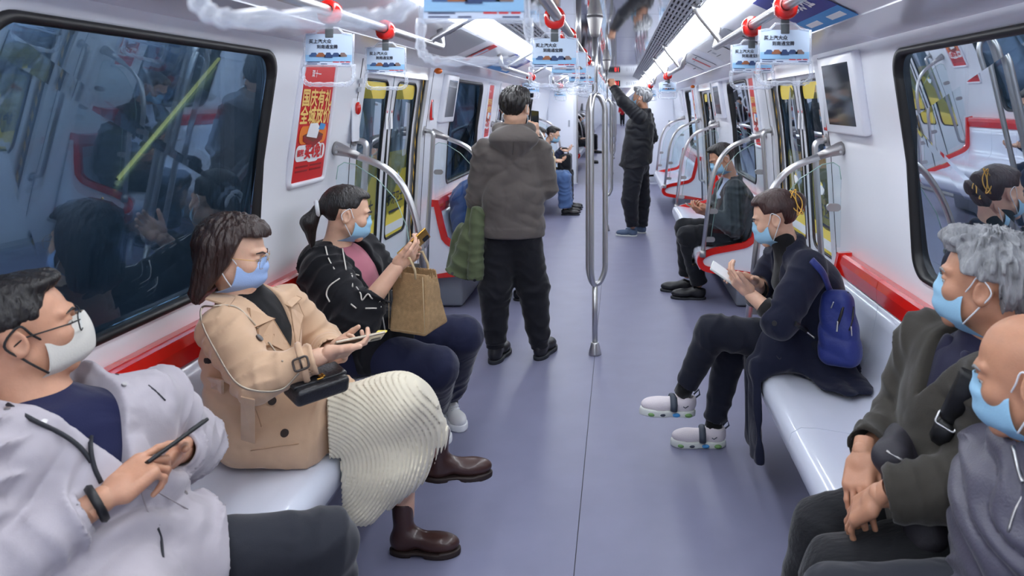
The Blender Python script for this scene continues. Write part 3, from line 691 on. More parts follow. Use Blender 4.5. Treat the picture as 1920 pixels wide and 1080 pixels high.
sos(-1, 5.56, 1.535, 'red framed emergency box on the left wall past the first door')
sos(1, 8.42, 1.53, 'red framed emergency box on the right wall before the second door')
t = thing('door_release', 'white panel with a red release knob on the left wall before the first door', 'panel', (-wx(1.56), 3.96, 1.45))
b = MB(); b.box((-(wx(1.56)-.003), 3.945, 1.56), (.008, .10, .36), bev=.003); b.build('plate', M_WALL2, t)
b = MB(); b.ball((-(wx(1.56)-.016), 3.945, 1.555), (.016, .018, .034)); b.build('knob', M_RED, t)
for k, z in enumerate((1.70, 1.655)): plate('label', (-(wx(z)-.010), 3.945, z), (0, 1, 0), (.14, 0, 1), .05, .028, M_GREYP, t, .001)
def notice(s, y0, y1, u0, u1, m, label, name='notice', bars=(), txt=None, tm=None, ts=.05, edge=None):
    """flat sheet on the sloping cove panel; u runs from its foot to its top"""
    q = lambda y, u: np.array((s*(.98-u*.275-.004), y, 1.885+u*.128-.0035))
    c = q((y0+y1)/2, (u0+u1)/2); ux = np.array((0, -s, 0.)); uy = nrm(q(0, 1)-q(0, 0)); L = .303
    if np.cross(ux, uy)[2] > 0: ux = -ux
    t = thing(name, label, 'notice', c)
    sh = plate('sheet', c, ux, uy, y1-y0, (u1-u0)*L, m, t, .001)
    if edge: plate('lower_band', c-uy*(u1-u0)*L*.36, ux, uy, y1-y0, (u1-u0)*L*.28, edge, t, .0025)
    for (a, v, w, h, mm) in bars: plate('printed_bar', c+ux*a*(y1-y0)+uy*v*(u1-u0)*L, ux, uy, w*(y1-y0), h*(u1-u0)*L, mm, sh, .0028)
    if txt: lettering('lettering', txt, ts, c+uy*.1*(u1-u0)*L, ux, uy, tm, sh, .02, .0035)
M_DKBLUE = mat('deep_blue_print', (34, 46, 140), .4)
notice(1, 2.55, 3.15, .02, .95, M_DKBLUE, 'deep blue advert sheet on the right cove above the bars', 'cove_advert', txt='上线啦', tm=M_WHITE, ts=.12, edge=M_BLUEP, bars=((-.25, -.37, .3, .10, M_WHITE), (.25, -.37, .3, .10, M_WHITE)))
notice(-1, 6.3, 7.4, .05, .95, M_DKBLUE, 'blue advert sheet on the left cove past the first door', 'cove_advert', edge=M_BLUEP, bars=((-.2, .1, .3, .12, M_WHITE), (.2, -.36, .3, .12, M_WHITE)))
notice(-1, 5.25, 5.42, .1, .9, M_REDP, 'small red notice on the left cove beside the light strip', bars=((0, 0, .5, .5, M_PALEP),))
notice(1, 4.85, 5.6, .1, .9, M_WHITE, 'white line map notice with dark frames on the right cove above the door', bars=((-.2, .15, .3, .02, M_INK), (-.2, -.15, .3, .02, M_INK), (-.2, .0, .1, .12, M_GREYP), (.2, .2, .25, .03, M_GREYP)))
notice(1, 6.1, 6.7, .1, .9, M_WHITE, 'white notice with a red bar on the right cove past the door', bars=((0, -.1, .16, .7, M_REDP), (.3, .2, .2, .04, M_INK), (-.3, .1, .2, .04, M_GREYP)))
notice(1, 7.0, 7.4, .1, .9, M_WHITE, 'white notice with dark lines on the right cove above the middle bench', bars=((0, .2, .6, .04, M_INK), (0, -.2, .6, .04, M_INK)))
notice(-1, 4.15, 4.95, .02, .9, M_GREYP, 'grey access hatch in the left cove above the first door', 'hatch')
notice(1, 4.1, 4.6, .02, .9, M_GREYP, 'grey access hatch in the right cove above the first door', 'hatch')
# slanting emissive yellow tube set against the tunnel side, outside the large left window
t = thing('yellow_glow_line', 'thin glowing yellow line slanting across the view through the left window', 'light', V(-2.318, 3.68, 1.2))
b = MB(); a_, c_ = np.array((-2.318, 3.68, 1.208)), np.array((-2.318, 4.61, 1.858)); b.tube([a_, c_], .010, 8); b.build('tube', light_mat('yellow_glow', (.80, .82, .32), .9), t)
b = MB()
for p in (a_, c_): b.tube([p, p-V(.02, 0, 0)], .008, 6)
b.build('bracket', M_DARK, t)
# ---------------------------------------------------------------- sculpting by signed distances
def _h(ix, iy, iz):
    n = (ix.astype(np.int64)*374761393+iy.astype(np.int64)*668265263+iz.astype(np.int64)*1274126177) & 0xffffffff
    n = ((n ^ (n >> 13))*1103515245) & 0xffffffff
    n = n ^ (n >> 16)
    return (n & 0xffff).astype(np.float32)/65535.
def vnoise(P):
    i = np.floor(P).astype(np.int64); f = (P-i).astype(np.float32); u = f*f*(3-2*f)
    r = 0
    for dx in (0, 1):
        wx = u[:, 0] if dx else 1-u[:, 0]
        for dy in (0, 1):
            wy = u[:, 1] if dy else 1-u[:, 1]
            for dz in (0, 1):
                wz = u[:, 2] if dz else 1-u[:, 2]
                r = r+wx*wy*wz*_h(i[:, 0]+dx, i[:, 1]+dy, i[:, 2]+dz)
    return r*2-1
def ridge(ph): return 1-2*np.abs(np.sin(ph))      # sharp valleys
def smin(a, b, k):
    h = np.clip(.5+.5*(b-a)/k, 0, 1); return b*(1-h)+a*h-k*h*(1-h)
def U(k, *fs):
    def g(P):
        d = fs[0](P)
        for f in fs[1:]: d = smin(d, f(P), k)
        return d
    return g
def Umin(*fs): return lambda P: np.minimum.reduce([f(P) for f in fs])
def SUB(f, g, k=0.004): return lambda P: -smin(-f(P), g(P), k)
def CAP(f, g): return lambda P: np.maximum(f(P), g(P))
def rc(a, b, ra, rb, flat=None, fold=0, freq=0, seed=0, cut=None, cut0=None):
    """round cone a->b; flat=(side vector, ratio); fold = depth of cloth creases across the limb, bunching towards both ends; cut: flat end"""
    a = np.asarray(a, float); b = np.asarray(b, float); ab = b-a; L2 = max(float(ab@ab), 1e-9); L = math.sqrt(L2); ax = ab/L
    sv = None if flat is None else nrm(flat[0])
    def f(P):
        q = P-a; t = np.clip(q@ab/L2, 0, 1); q = q-t[:, None]*ab
        if sv is not None:
            s = q@sv; q = q+np.outer(s*(1/flat[1]-1), sv)
        d = np.sqrt((q*q).sum(1))-(ra+(rb-ra)*t)
        if fold:
            w = vnoise(P*9+seed*7.3)
            ph = (P-a)@ax*freq+2.2*w+1.5*vnoise(P*4+seed)
            bunch = .35+.65*np.abs(2*t-1)**1.5
            d = d-1.25*fold*bunch*ridge(ph)*(.6+.5*vnoise(P*6+seed+31))
        if cut is not None: d = np.maximum(d, (P-b)@ax-cut)
        if cut0 is not None: d = np.maximum(d, -((P-a)@ax)-cut0)
        return d
    return f
def el(c, r, R=None):
    """ellipsoid; R columns are its axes"""
    c = np.asarray(c, float); r = np.asarray(r, float); R = None if R is None else np.asarray(R, float)
    def f(P):
        q = P-c
        if R is not None: q = q@R
        k0 = np.sqrt(((q/r)**2).sum(1)); k1 = np.sqrt(((q/(r*r))**2).sum(1))+1e-9
        return k0*(k0-1)/k1
    return f
def bx(c, h, r=.005, R=None):
    c = np.asarray(c, float); h = np.asarray(h, float)-r; R = None if R is None else np.asarray(R, float)
    def f(P):
        q = P-c
        if R is not None: q = q@R
        q = np.abs(q)-h
        return np.sqrt((np.maximum(q, 0)**2).sum(1))+np.minimum(q.max(1), 0)-r
    return f
def half(p, n):
    p = np.asarray(p, float); n = nrm(n); return lambda P: (P-p)@n
def LOC(f, o, R):
    """evaluate f in a local frame (columns of R are its axes)"""
    o = np.asarray(o, float); R = np.asarray(R, float); return lambda P: f((P-o)@R)
def NOISE(f, amp, scale, seed=0, stretch=(1, 1, 1)):
    st = np.asarray(stretch, float)*scale
    return lambda P: f(P)+amp*vnoise(P*st+seed)
def FOLDS(f, amp, dirv, freq, seed=0, warp=2.5, wsc=5):
    dv = nrm(dirv)
    return lambda P: f(P)+1.35*amp*ridge((P@dv)*freq+warp*vnoise(P*wsc+seed)+1.2*vnoise(P*wsc*2.3+seed+9))*np.clip(.45+.9*vnoise(P*3.7+seed+4), 0, 1)
SEATED = False
def seat_clip(f):
    """what sits on a bench stops at its surface"""
    sx_, sz_ = [p[0] for p in SP[3:9]], [p[1] for p in SP[3:9]]; bz_, bx_ = [p[1] for p in SP[8:]]+[.80, .86], [p[0] for p in SP[8:]]+[1.230, 1.236]
    def g(P):
        x = np.abs(P[:, 0]); z = P[:, 2]
        d1 = np.maximum(np.maximum(z-np.interp(x, sx_, sz_), .740-x), .29-z)
        d2 = np.maximum(np.interp(z, bz_, bx_)-x, np.maximum(z-.842, .40-z))
        d3 = np.maximum(np.interp(z, [0, .45, .8, 1.34, 1.86], [1.335, 1.325, 1.305, 1.275, 1.20])-.006-x, .3-z)
        return np.maximum(f(P), .005-np.minimum(np.minimum(d1, d2), d3))
    return g
def polygonize(f, lo, hi, h, K=4):
    if SEATED: f = seat_clip(f)
    lo = np.asarray(lo, float); hi = np.asarray(hi, float)
    nc = np.ceil((hi-lo)/(h*K)).astype(int)+2
    gc = [lo[i]+np.arange(nc[i])*h*K for i in range(3)]
    G = np.stack(np.meshgrid(*gc, indexing='ij'), -1).reshape(-1, 3)
    Dc = f(G).reshape(nc)
    n = (nc-1)*K+1
    ix = [np.rint(np.arange(n[i])/K).astype(int) for i in range(3)]
    D = Dc[np.ix_(*ix)].astype(np.float32)
    m = np.abs(D) < h*K*1.7
    I = np.argwhere(m)
    Pm = lo+I*h
    for s in range(0, len(Pm), 200000):
        j = I[s:s+200000]; D[j[:, 0], j[:, 1], j[:, 2]] = f(Pm[s:s+200000])
    S = D < 0
    c = [S[dx:n[0]-1+dx, dy:n[1]-1+dy, dz:n[2]-1+dz] for dx in (0, 1) for dy in (0, 1) for dz in (0, 1)]
    cnt = sum(q.astype(np.int8) for q in c)
    C = np.argwhere((cnt > 0) & (cnt < 8))
    if len(C) == 0: return np.zeros((0, 3)), np.zeros((0, 4), int)
    cor = np.array([(dx, dy, dz) for dx in (0, 1) for dy in (0, 1) for dz in (0, 1)])
    val = np.stack([D[C[:, 0]+o[0], C[:, 1]+o[1], C[:, 2]+o[2]] for o in cor], 1)
    acc = np.zeros((len(C), 3)); w = np.zeros(len(C))
    for i in range(8):
        for j in range(i+1, 8):
            if np.abs(cor[i]-cor[j]).sum() != 1: continue
            x = (val[:, i] < 0) != (val[:, j] < 0)
            t = val[x, i]/(val[x, i]-val[x, j])
            acc[x] += cor[i]+t[:, None]*(cor[j]-cor[i]); w[x] += 1
    Vt = lo+(C+acc/w[:, None])*h
    idx = -np.ones(np.array(S.shape)-1, np.int64); idx[C[:, 0], C[:, 1], C[:, 2]] = np.arange(len(C))
    F = []
    for ax in range(3):
        a = [slice(None)]*3; b = [slice(None)]*3; a[ax] = slice(0, -1); b[ax] = slice(1, None)
        E = np.argwhere(S[tuple(a)] != S[tuple(b)])
        u, v = [(1, 2), (2, 0), (0, 1)][ax]
        ok = (E[:, u] > 0) & (E[:, v] > 0) & (E[:, u] < n[u]-1) & (E[:, v] < n[v]-1); E = E[ok]
        s = S[E[:, 0], E[:, 1], E[:, 2]]
        q = []
        for du, dv in ((-1, -1), (0, -1), (0, 0), (-1, 0)):
            e = E.copy(); e[:, u] += du; e[:, v] += dv; q.append(idx[e[:, 0], e[:, 1], e[:, 2]])
        q = np.stack(q, 1); q[~s] = q[~s][:, ::-1]; F.append(q)
    F = np.concatenate(F); F = F[(F >= 0).all(1)]
    return Vt, F
def sculpt(name, f, lo, hi, h, m, parent=None):
    v, q = polygonize(f, lo, hi, h)
    return link(name, mesh_np(name, v, q), m, parent)
def bounds(pts, pad):
    P = np.asarray(pts, float); return P.min(0)-pad, P.max(0)+pad
def frame(fwd, up=(0, 0, 1)):
    """columns: right, forward, up"""
    f = nrm(fwd); r = nrm(np.cross(f, up)); return np.stack([r, f, np.cross(r, f)], 1)
# ---------------------------------------------------------------- people
def sx(f): return lambda P: f(np.stack([np.abs(P[:, 0]), P[:, 1], P[:, 2]], 1))   # both sides alike
def head_sdf(fem=False, wide=1.0, lids=.0035):
    """head about its own centre: +y faces, +z up, 0.235 m high"""
    jw = .046 if fem else .052
    skull = U(.03, el((0, -.014, .035), (.076, .096, .083)), sx(el((.0, .028, -.022), (.062, .062, .082))))
    jaw = sx(U(.02, rc((jw, -.002, -.052), (.018, .066, -.094), .020, .017), rc((.0, .07, -.094), (.018, .066, -.094), .0185, .017)))
    f = U(.028, skull, jaw)
    f = U(.02, f, sx(el((.038, .058, -.026), (.026, .026, .024))))
    f = U(.012, f, sx(rc((.010, .088, .020), (.046, .070, .024), .010, .008)))
    f = SUB(f, sx(el((.031, .098, -.001), (.019, .019, .014))), .012)
    eye = sx(CAP(el((.031, .0745, .001), (.0158, .0150, .0135)), lambda P: -(np.abs(P[:, 2]+.003)-lids) if lids > 0 else P[:, 2]*0-1))
    f = U(.005, f, eye)
    nose = U(.008, rc((0, .084, .010), (0, .0995, -.032), .0075, .0112), sx(el((.0115, .090, -.037), (.0085, .011, .008))))
    f = U(.010, f, nose)
    lip = U(.004, sx(rc((0, .0915, -.0605), (.022, .082, -.064), .0052, .003)), sx(rc((0, .0905, -.0705), (.019, .082, -.067), .0062, .003)))
    f = U(.008, f, lip)
    Re = np.array([[.94, .30, -.13], [-.33, .90, -.20], [.06, .24, .96]])
    ear = SUB(el((.0795, -.014, -.006), (.0095, .021, .033), Re), el((.090, -.010, -.004), (.0085, .0125, .020), Re), .004)
    ear = U(.004, ear, el((.0775, -.001, -.006), (.006, .006, .008)))
    f = U(.006, f, sx(ear))
    if wide != 1.0: g = f; f = lambda P: g(P*np.array([1/wide, 1, 1]))
    return f
def strand(P, c, k, seed):
    """hair streaks running from the crown"""
    q = P-np.asarray(c); az = np.arctan2(q[:, 0], q[:, 1]); el_ = q[:, 2]/(np.linalg.norm(q, axis=1)+1e-6)
    return vnoise(np.stack([az*k+seed, el_*5, az*0+seed], 1))
def hair_sdf(kind, seed=1):
    """hair of the photograph's cuts in head coordinates"""
    cr = (0, -.03, .10)
    lay = lambda g, a, k=14: (lambda P: g(P)-a*strand(P, cr, k, seed)-a*.8*vnoise(P*np.array([90, 90, 22.])+seed))
    shell = lambda t, y=0., z=0.: el((0, -.018+y, .038+z), (.076+t, .098+t, .084+t))
    # the face side is cut away: forehead line, temples, ears
    def face(zf=.062, yt=.030, ye=.002, zn=-.045, yn=-.055):
        def g(P):
            x = np.abs(P[:, 0]); y, z = P[:, 1], P[:, 2]
            a = np.minimum(zf-z, y-(yt+.35*(z-.03)))            # in front of the temple, below the fringe
            b = np.minimum(.030-z, y-(ye-.55*np.maximum(-.01-z, 0)))  # below ear top, in front of the ear
            c = np.minimum(zn-z, y*0+1.)                         # nape
            e = np.minimum(np.minimum(.022-z, y+.045), x-.05)    # about the ears
            return -np.maximum.reduce([a, b, c, e])
        return g
    if kind == 'short':
        g = U(.02, shell(.011), el((0, .05, .092), (.055, .045, .028)))
        return SUB(lay(g, .0045, 16), face(.071, .043), .012)
    if kind == 'crop':
        g = U(.02, shell(.0055), el((0, .028, .100), (.058, .060, .024)))
        return SUB(lay(g, .003, 22), face(.077, .036, zn=-.040), .014)
    if kind == 'thick':
        g = U(.02, shell(.016), el((0, .03, .105), (.065, .065, .030)))
        return SUB(lay(g, .0055, 13), face(.067, .040, zn=-.055), .012)
    if kind == 'tousled':
        g = U(.02, shell(.014), el((0, .055, .098), (.058, .045, .032)), el((0, -.08, .02), (.06, .05, .06)))
        f0 = lambda P: g(P)-.011*strand(P, cr, 8, seed)-.006*strand(P, cr, 22, seed+5)-.003*vnoise(P*np.array([110, 110, 30.]))
        return SUB(f0, face(.069, .038, zn=-.065), .012)
    if kind == 'pony':
        g = U(.02, shell(.006), el((0, .02, .085), (.060, .060, .030)))
        g = U(.02, g, rc((0, -.105, .015), (0, -.124, .0), .026, .022))
        g = SUB(lay(g, .0016, 20), face(.078, .030, .006, zn=-.048), .012)
        t = U(.02, rc((0, -.124, .0), (0, -.148, -.06), .024, .034), rc((0, -.148, -.06), (.01, -.115, -.155), .034, .012))
        return U(.006, g, lay(t, .002, 20))
    if kind == 'bun':
        g = U(.02, shell(.007), el((0, .02, .085), (.062, .062, .032)))
        g = U(.012, g, el((0, -.118, .045), (.042, .040, .045)))
        return SUB(lay(g, .0016, 20), face(.074, .032, .004, zn=-.045), .012)
    if kind == 'bob':
        g = U(.02, shell(.016), el((0, .03, .085), (.066, .068, .04)))
        side = sx(U(.02, rc((.072, .005, .03), (.080, .018, -.09), .034, .030, ((1, 0, 0), .62)), rc((.066, -.05, .02), (.070, -.05, -.12), .045, .038, ((1, 0, 0), .7)),
                    rc((.080, .018, -.09), (.070, .045, -.13), .028, .012, ((1, 0, 0), .6))))
        back = rc((0, -.065, .03), (0, -.068, -.13), .050, .040, ((1, 0, 0), 1.55))
        g = U(.02, g, side, back)
        def fc(P):
            x = np.abs(P[:, 0]); y, z = P[:, 1], P[:, 2]
            a = np.minimum(.072-z-.55*np.maximum(x-.012, 0)*0, y-(.022+.25*(z-.03)+.25*np.maximum(-z-.02, 0)*-1))
            a = np.minimum(a, .071-x*.35*(z > -9)-0*x+0*x)
            core = np.minimum.reduce([.060-x, y+.035, .02-z])   # leaves room for the neck
            return -np.maximum(a, core)
        return SUB(lambda P: lay(g, .0045, 15)(P), fc, .006)
    if kind == 'bald':
        g = sx(el((.062, -.035, -.012), (.018, .045, .024)))
        return NOISE(g, .002, 120, seed)
def tz(P): return P
SK = {}
def skin(tone):
    if tone not in SK:
        SK[tone] = mat('skin_%d' % len(SK), tone, .48, bump=.06, bscale=220, var=.10, vscale=26, sss=.12)
    return SK[tone]
def pose_head(c, fwd, up=(0, 0, 1), roll=0.):
    R = frame(fwd, up)
    if roll:
        a = math.radians(roll); Q = np.array([[math.cos(a), 0, math.sin(a)], [0, 1, 0], [-math.sin(a), 0, math.cos(a)]]); R = R@Q
    return np.asarray(c, float), R
def mask_part(parent, c, R, s, m, m_loop, kind='flat', seed=0):
    """pleated face mask with ear loops"""
    rows = []
    nz, na = 22, 25
    hd = lambda t: None
    for i in range(nz):
        v = i/(nz-1)                                     # 0 under the chin, 1 on the nose bridge
        z = -.118+v*.124
        row = []
        for j in range(na):
            u = -1+2*j/(na-1)
            wid = (.062+.012*math.sin(math.pi*min(v*1.15, 1)))*(1-.32*max(0, v-.72)/.28)
            if v < .25: wid *= .78+.22*v/.25
            x = u*wid
            prow = .097+.0175*math.sin(math.pi*min(max((v-.02)*.92, 0), 1))**.8
            if v < .3: prow -= .040*((.3-v)/.3)**1.6
            y = prow-.078*abs(u)**2.1
            if kind == 'flat': y += .0022*math.sin(v*3*2*math.pi)*(1-u*u)
            elif kind == 'fold': y += .010*(1-abs(u))**1.5
            row.append((x, y, z-.006*u*u*(1 if v > .8 else 0)))
        rows.append(row)
    b = MB(); G = [[c+R@(np.array(p)*s) for p in r] for r in rows]
    b.grid(G)
    # inner face gives it thickness
    G2 = [[c+R@((np.array(p)-np.array((0, .003, 0)))*s) for p in r] for r in rows]
    b.grid([r[::-1] for r in G2])
    ring = lambda g: g[0][:]+[r[-1] for r in g[1:]]+g[-1][::-1][1:]+[r[0] for r in g[::-1][1:-1]]
    A, B_ = ring(G), ring(G2); n = len(A)
    b.add(A+B_, [(k, n+k, n+(k+1) % n, (k+1) % n) for k in range(n)])
    mk = b.build('face_mask', m, parent)
    for sd in (-1, 1):
        e = MB()
        top, bot = np.array(rows[17][0 if sd < 0 else -1]), np.array(rows[5][0 if sd < 0 else -1])
        ear_t, ear_m, ear_b = np.array((sd*.083, -.004, .030)), np.array((sd*.089, -.033, .0)), np.array((sd*.082, -.008, -.040))
        e.tube([c+R@(q*s) for q in bez([top, (top+ear_t)/2+np.array((sd*.005, 0, .0)), ear_t, ear_m, ear_b, (bot+ear_b)/2+np.array((sd*.004, 0, 0)), bot], 5)], .0019*s if kind == 'flat' else .0026*s, 6)
        lp = e.build('ear_loop', m_loop, mk)
    return mk
def eyes_part(parent, c, R, s, iris=True):
    for sd in (-1, 1):
        b = MB(); b.ball(c+R@(np.array((sd*.031, .0735, .0))*s), .0135*s, 14, 9, R); e = b.build('eye', M_EYE, parent)
        b = MB(); b.ball(c+R@(np.array((sd*.031, .0826, -.004))*s), (.0056*s, .0050*s, .0050*s), 12, 8, R); b.build('iris', M_IRIS, e)
def brows_part(parent, c, R, s, m):
    for sd in (-1, 1):
        b = MB(); b.tube([c+R@(np.array(q)*s) for q in ((sd*.013, .0975, .0185), (sd*.028, .0925, .0245), (sd*.047, .078, .0205))], [.0028*s, .0034*s, .0015*s], 6)
        b.build('eyebrow', m, parent)
def glasses_part(parent, c, R, s, m, rx=.024, rz=.019, th=.0013, half_rim=False):
    L_ = lambda *q: c+R@(np.array(q)*s)
    b = MB()
    for sd in (-1, 1):
        o = rrect(2*rx, 2*rz, min(rx, rz)*.75, 5)
        ring = [L_(sd*.033+x, .106-.010*abs((x*sd+.024)/.05), z-.006) for x, z in o]
        b.tube(ring, th*s, 6, closed=True)
        b.tube([L_(sd*(.033+rx), .099, .002), L_(sd*.078, .080, .004), L_(sd*.083, 0, .004), L_(sd*.081, -.03, -.016)], th*1.2*s, 6)
    b.tube([L_(-.010, .107, -.003), L_(0, .110, .001), L_(.010, .107, -.003)], th*s, 6)
    g = b.build('glasses', m, parent)
    for sd in (-1, 1):
        l = MB(); o = rrect(2*rx-.002, 2*rz-.002, min(rx, rz)*.72, 5)
        P = [L_(sd*.033+x, .106-.010*abs((x*sd+.024)/.05), z-.006) for x, z in o]
        l.prism(P, R@np.array((0, -.0008, 0))); l.build('lens', M_LENS, g)
    return g
# ---- hands: wrist at the origin, fingers along +y, palm faces -z, thumb on the +x side
def hand_sdf(curl, spread=.06, thumb=(.5, .3, .35), s=1.0):
    """curl: four (knuckle, middle, tip) bends in radians from index to little finger; thumb: (away from the palm side, across the palm, tip bend)"""
    base = [(.030, .092), (.010, .097), (-.011, .092), (-.030, .083)]
    ln = [(.040, .024, .020), (.045, .028, .021), (.041, .026, .021), (.032, .019, .018)]
    rr = [.0088, .0090, .0084, .0074]
    palm = U(.012, bx((.0, .055, 0), (.038, .042, .013), .012), rc((.028, .03, -.006), (.031, .088, 0), .014, .012), rc((-.028, .03, -.006), (-.030, .080, 0), .014, .011), rc((0, -.03, 0), (0, .03, 0), .021, .023, ((1, 0, 0), 1.25)))
    fs = []; tips = []
    for i in range(4):
        p = np.array((base[i][0], base[i][1], 0.)); a = 0.; sp = (1.2-i*.85)*spread
        for k in range(3):
            a += curl[i][k]
            d = np.array((math.sin(sp)*math.cos(a), math.cos(sp)*math.cos(a), -math.sin(a)))
            q = p+d*ln[i][k]; r0 = rr[i]*(1-.07*k); fs.append(rc(p, q, r0, r0*.92)); p = q
        tips.append(p)
    f = U(.0035, *fs) if False else None
    # fingers: each blends within itself, stays apart from its neighbours
    fi = [U(.004, *fs[3*i:3*i+3]) for i in range(4)]
    f = U(.007, palm, Umin(*fi))
    t0 = np.array((.026, .020, -.008)); ab, cr, tb = thumb
    d1 = nrm((math.sin(ab)*math.cos(cr), math.cos(ab)*math.cos(cr), -math.sin(cr)))
    t1 = t0+d1*.046; d2 = nrm(d1+np.array((-.15, .25, -.2))*tb*2); t2 = t1+d2*.034; d3 = nrm(d2+np.array((-.3, .2, -.15))*tb*2); t3 = t2+d3*.026
    th = U(.005, rc(t0, t1, .0165, .0125), rc(t1, t2, .0112, .0104), rc(t2, t3, .0104, .0085))
    f = U(.010, f, th)
    return (lambda P: f(P/s)*s)
def hand_mesh(curl, spread, thumb, s=1.0, h=.0024):
    key = (tuple(map(tuple, curl)), spread, thumb, s, h)
    if key not in HC:
        HC[key] = polygonize(hand_sdf(curl, spread, thumb, s), (-.075*s, -.035*s, -.11*s), (.115*s, .205*s, .06*s), h)
    return HC[key]
HC = {}
HOLD = dict(curl=[(.20, .65, .5), (.25, .75, .55), (.3, .8, .55), (.35, .85, .55)], spread=.04, thumb=(.65, -.25, .15))
GRIP = dict(curl=[(1.1, 1.2, .7), (1.1, 1.25, .7), (1.15, 1.25, .7), (1.2, 1.25, .7)], spread=.03, thumb=(.55, .75, .45))
REST = dict(curl=[(.25, .35, .2), (.3, .4, .25), (.35, .4, .25), (.4, .45, .25)], spread=.06, thumb=(.55, .25, .2))
POINT = dict(curl=[(.25, .25, .15), (.75, .95, .5), (.95, 1.1, .5), (1.05, 1.1, .6)], spread=.06, thumb=(.5, .55, .3))
TAP = dict(curl=[(.12, .25, .2), (.22, .35, .25), (.3, .4, .25), (.4, .45, .3)], spread=.12, thumb=(.8, .15, .1))
def place_hand(pose, left, wrist, fingers, palm, s=1.0, h=.0024):
    """vertices/faces of a hand in the world: fingers = direction of the fingers, palm = direction the palm faces"""
    v, q = hand_mesh(pose['curl'], pose['spread'], pose['thumb'], s, h)
    y = nrm(fingers); z = -nrm(np.asarray(palm, float)-y*np.dot(palm, y)); x = np.cross(y, z)
    v = v.copy(); q = q
    if left: v[:, 0] *= -1; q = q[:, ::-1]
    # right hand: with the palm facing -z and fingers +y the thumb is on -x
    v[:, 0] *= -1; q = q[:, ::-1]
    return np.asarray(wrist, float)+v@np.stack([x, y, z], 0), q
def join_np(parts):
    vs, fs, b = [], [], 0
    for v, q in parts: vs.append(v); fs.append(q+b); b += len(v)
    return np.concatenate(vs), np.concatenate(fs)
# ---------------------------------------------------------------- bodies and clothes
M_EYE = mat('eye_white', (214, 208, 200), .25); M_IRIS = mat('dark_iris', (38, 25, 18), .12)
M_LENS = glass_mat('spectacle_lens', (.985, .99, .99), .0, .02, 1.25)
M_HAIR = mat('black_hair', (26, 22, 22), .38, bump=.5, bscale=150, var=.25, vscale=40, stretch=(1, 1, .25))
M_BROWNHAIR = mat('dark_brown_hair', (50, 34, 30), .36, bump=.5, bscale=150, var=.3, vscale=40, stretch=(1, 1, .25))
M_REDHAIR = mat('reddish_brown_hair', (58, 32, 28), .36, bump=.5, bscale=150, var=.3, vscale=40, stretch=(1, 1, .25))
M_GREYHAIR = mat('silver_grey_hair', (150, 152, 156), .5, bump=.6, bscale=150, var=.35, vscale=45, stretch=(1, 1, .3))
M_MASKB = mat('blue_surgical_mask', (150, 196, 226), .75, bump=.08, bscale=260)
M_MASKV = mat('lilac_blue_mask', (156, 184, 230), .75, bump=.08, bscale=260)
M_MASKG = mat('pale_grey_mask', (206, 203, 196), .75, bump=.08, bscale=260)
M_LOOP = mat('white_elastic', (226, 230, 236), .7); M_LOOPK = mat('black_elastic', (28, 28, 30), .7)
def cloth(name, c, rough=.85, b=.10, sc=420, var=.07, sheen=.25, **k): return mat(name, c, rough, bump=b, bscale=sc, var=var, vscale=9, sheen=sheen, spec=.25, crease=.30, **k)
SKL = (222, 178, 152); SKM = (200, 148, 120); SKD = (182, 128, 100)
def axes(J):
    u = nrm(J['N']-J['P']); s = J['sL']-J['sR']; s = nrm(s-u*(s@u)); return s, u, np.cross(s, u)
def torso(J, rh, rw, rch, rs, ratio=1.35, k=.06):
    s, u, f = axes(J); M_ = (J['P']*.5+J['C']*.5)
    i = lambda a, b: a+(b-a)*.10
    return U(k, rc(J['P'], M_, rh, rw, (s, ratio)), rc(M_, J['C'], rw, rch, (s, ratio)), rc(i(J['sR'], J['sL']), i(J['sL'], J['sR']), rs, rs), rc(J['C'], J['N'], rch*.82, rs*.8, (s, 1.3)))
def sleeve(J, q, r0, r1, r2, fold=.006, fr=70, seed=0, cut=0., k=.02, cuff=None, hollow=True):
    a, b, c = J['s'+q], J['e'+q], J['w'+q]
    if cuff is not None: c = b+(c-b)*cuff
    f = U(k, rc(a, b, r0, r1, fold=fold, freq=fr, seed=seed), rc(b, c, r1, r2, fold=fold, freq=fr*1.15, seed=seed+3, cut=cut))
    if hollow:
        d = nrm(c-b); f = SUB(f, rc(c-d*.03, c+d*.05, r2*.80, r2*.86), .003)
    return f
def legs(J, q, r0, r1, r2, fold=.005, fr=50, seed=0, cuff=1., k=.03, hollow=True):
    a, b, c = J['h'+q], J['k'+q], J['a'+q]; c = b+(c-b)*cuff
    f = U(k, rc(a, b, r0, r1, fold=fold, freq=fr, seed=seed), rc(b, c, r1, r2, fold=fold, freq=fr*1.1, seed=seed+2, cut=0.))
    if hollow:
        d = nrm(c-b); f = SUB(f, rc(c-d*.03, c+d*.06, r2*.78, r2*.84), .003)
    return f
def shoe_frame(heel, toe): 
    y = nrm(np.asarray(toe)-np.asarray(heel)); x = nrm(np.cross(y, (0, 0, 1))); return np.stack([x, y, np.cross(x, y)], 1)
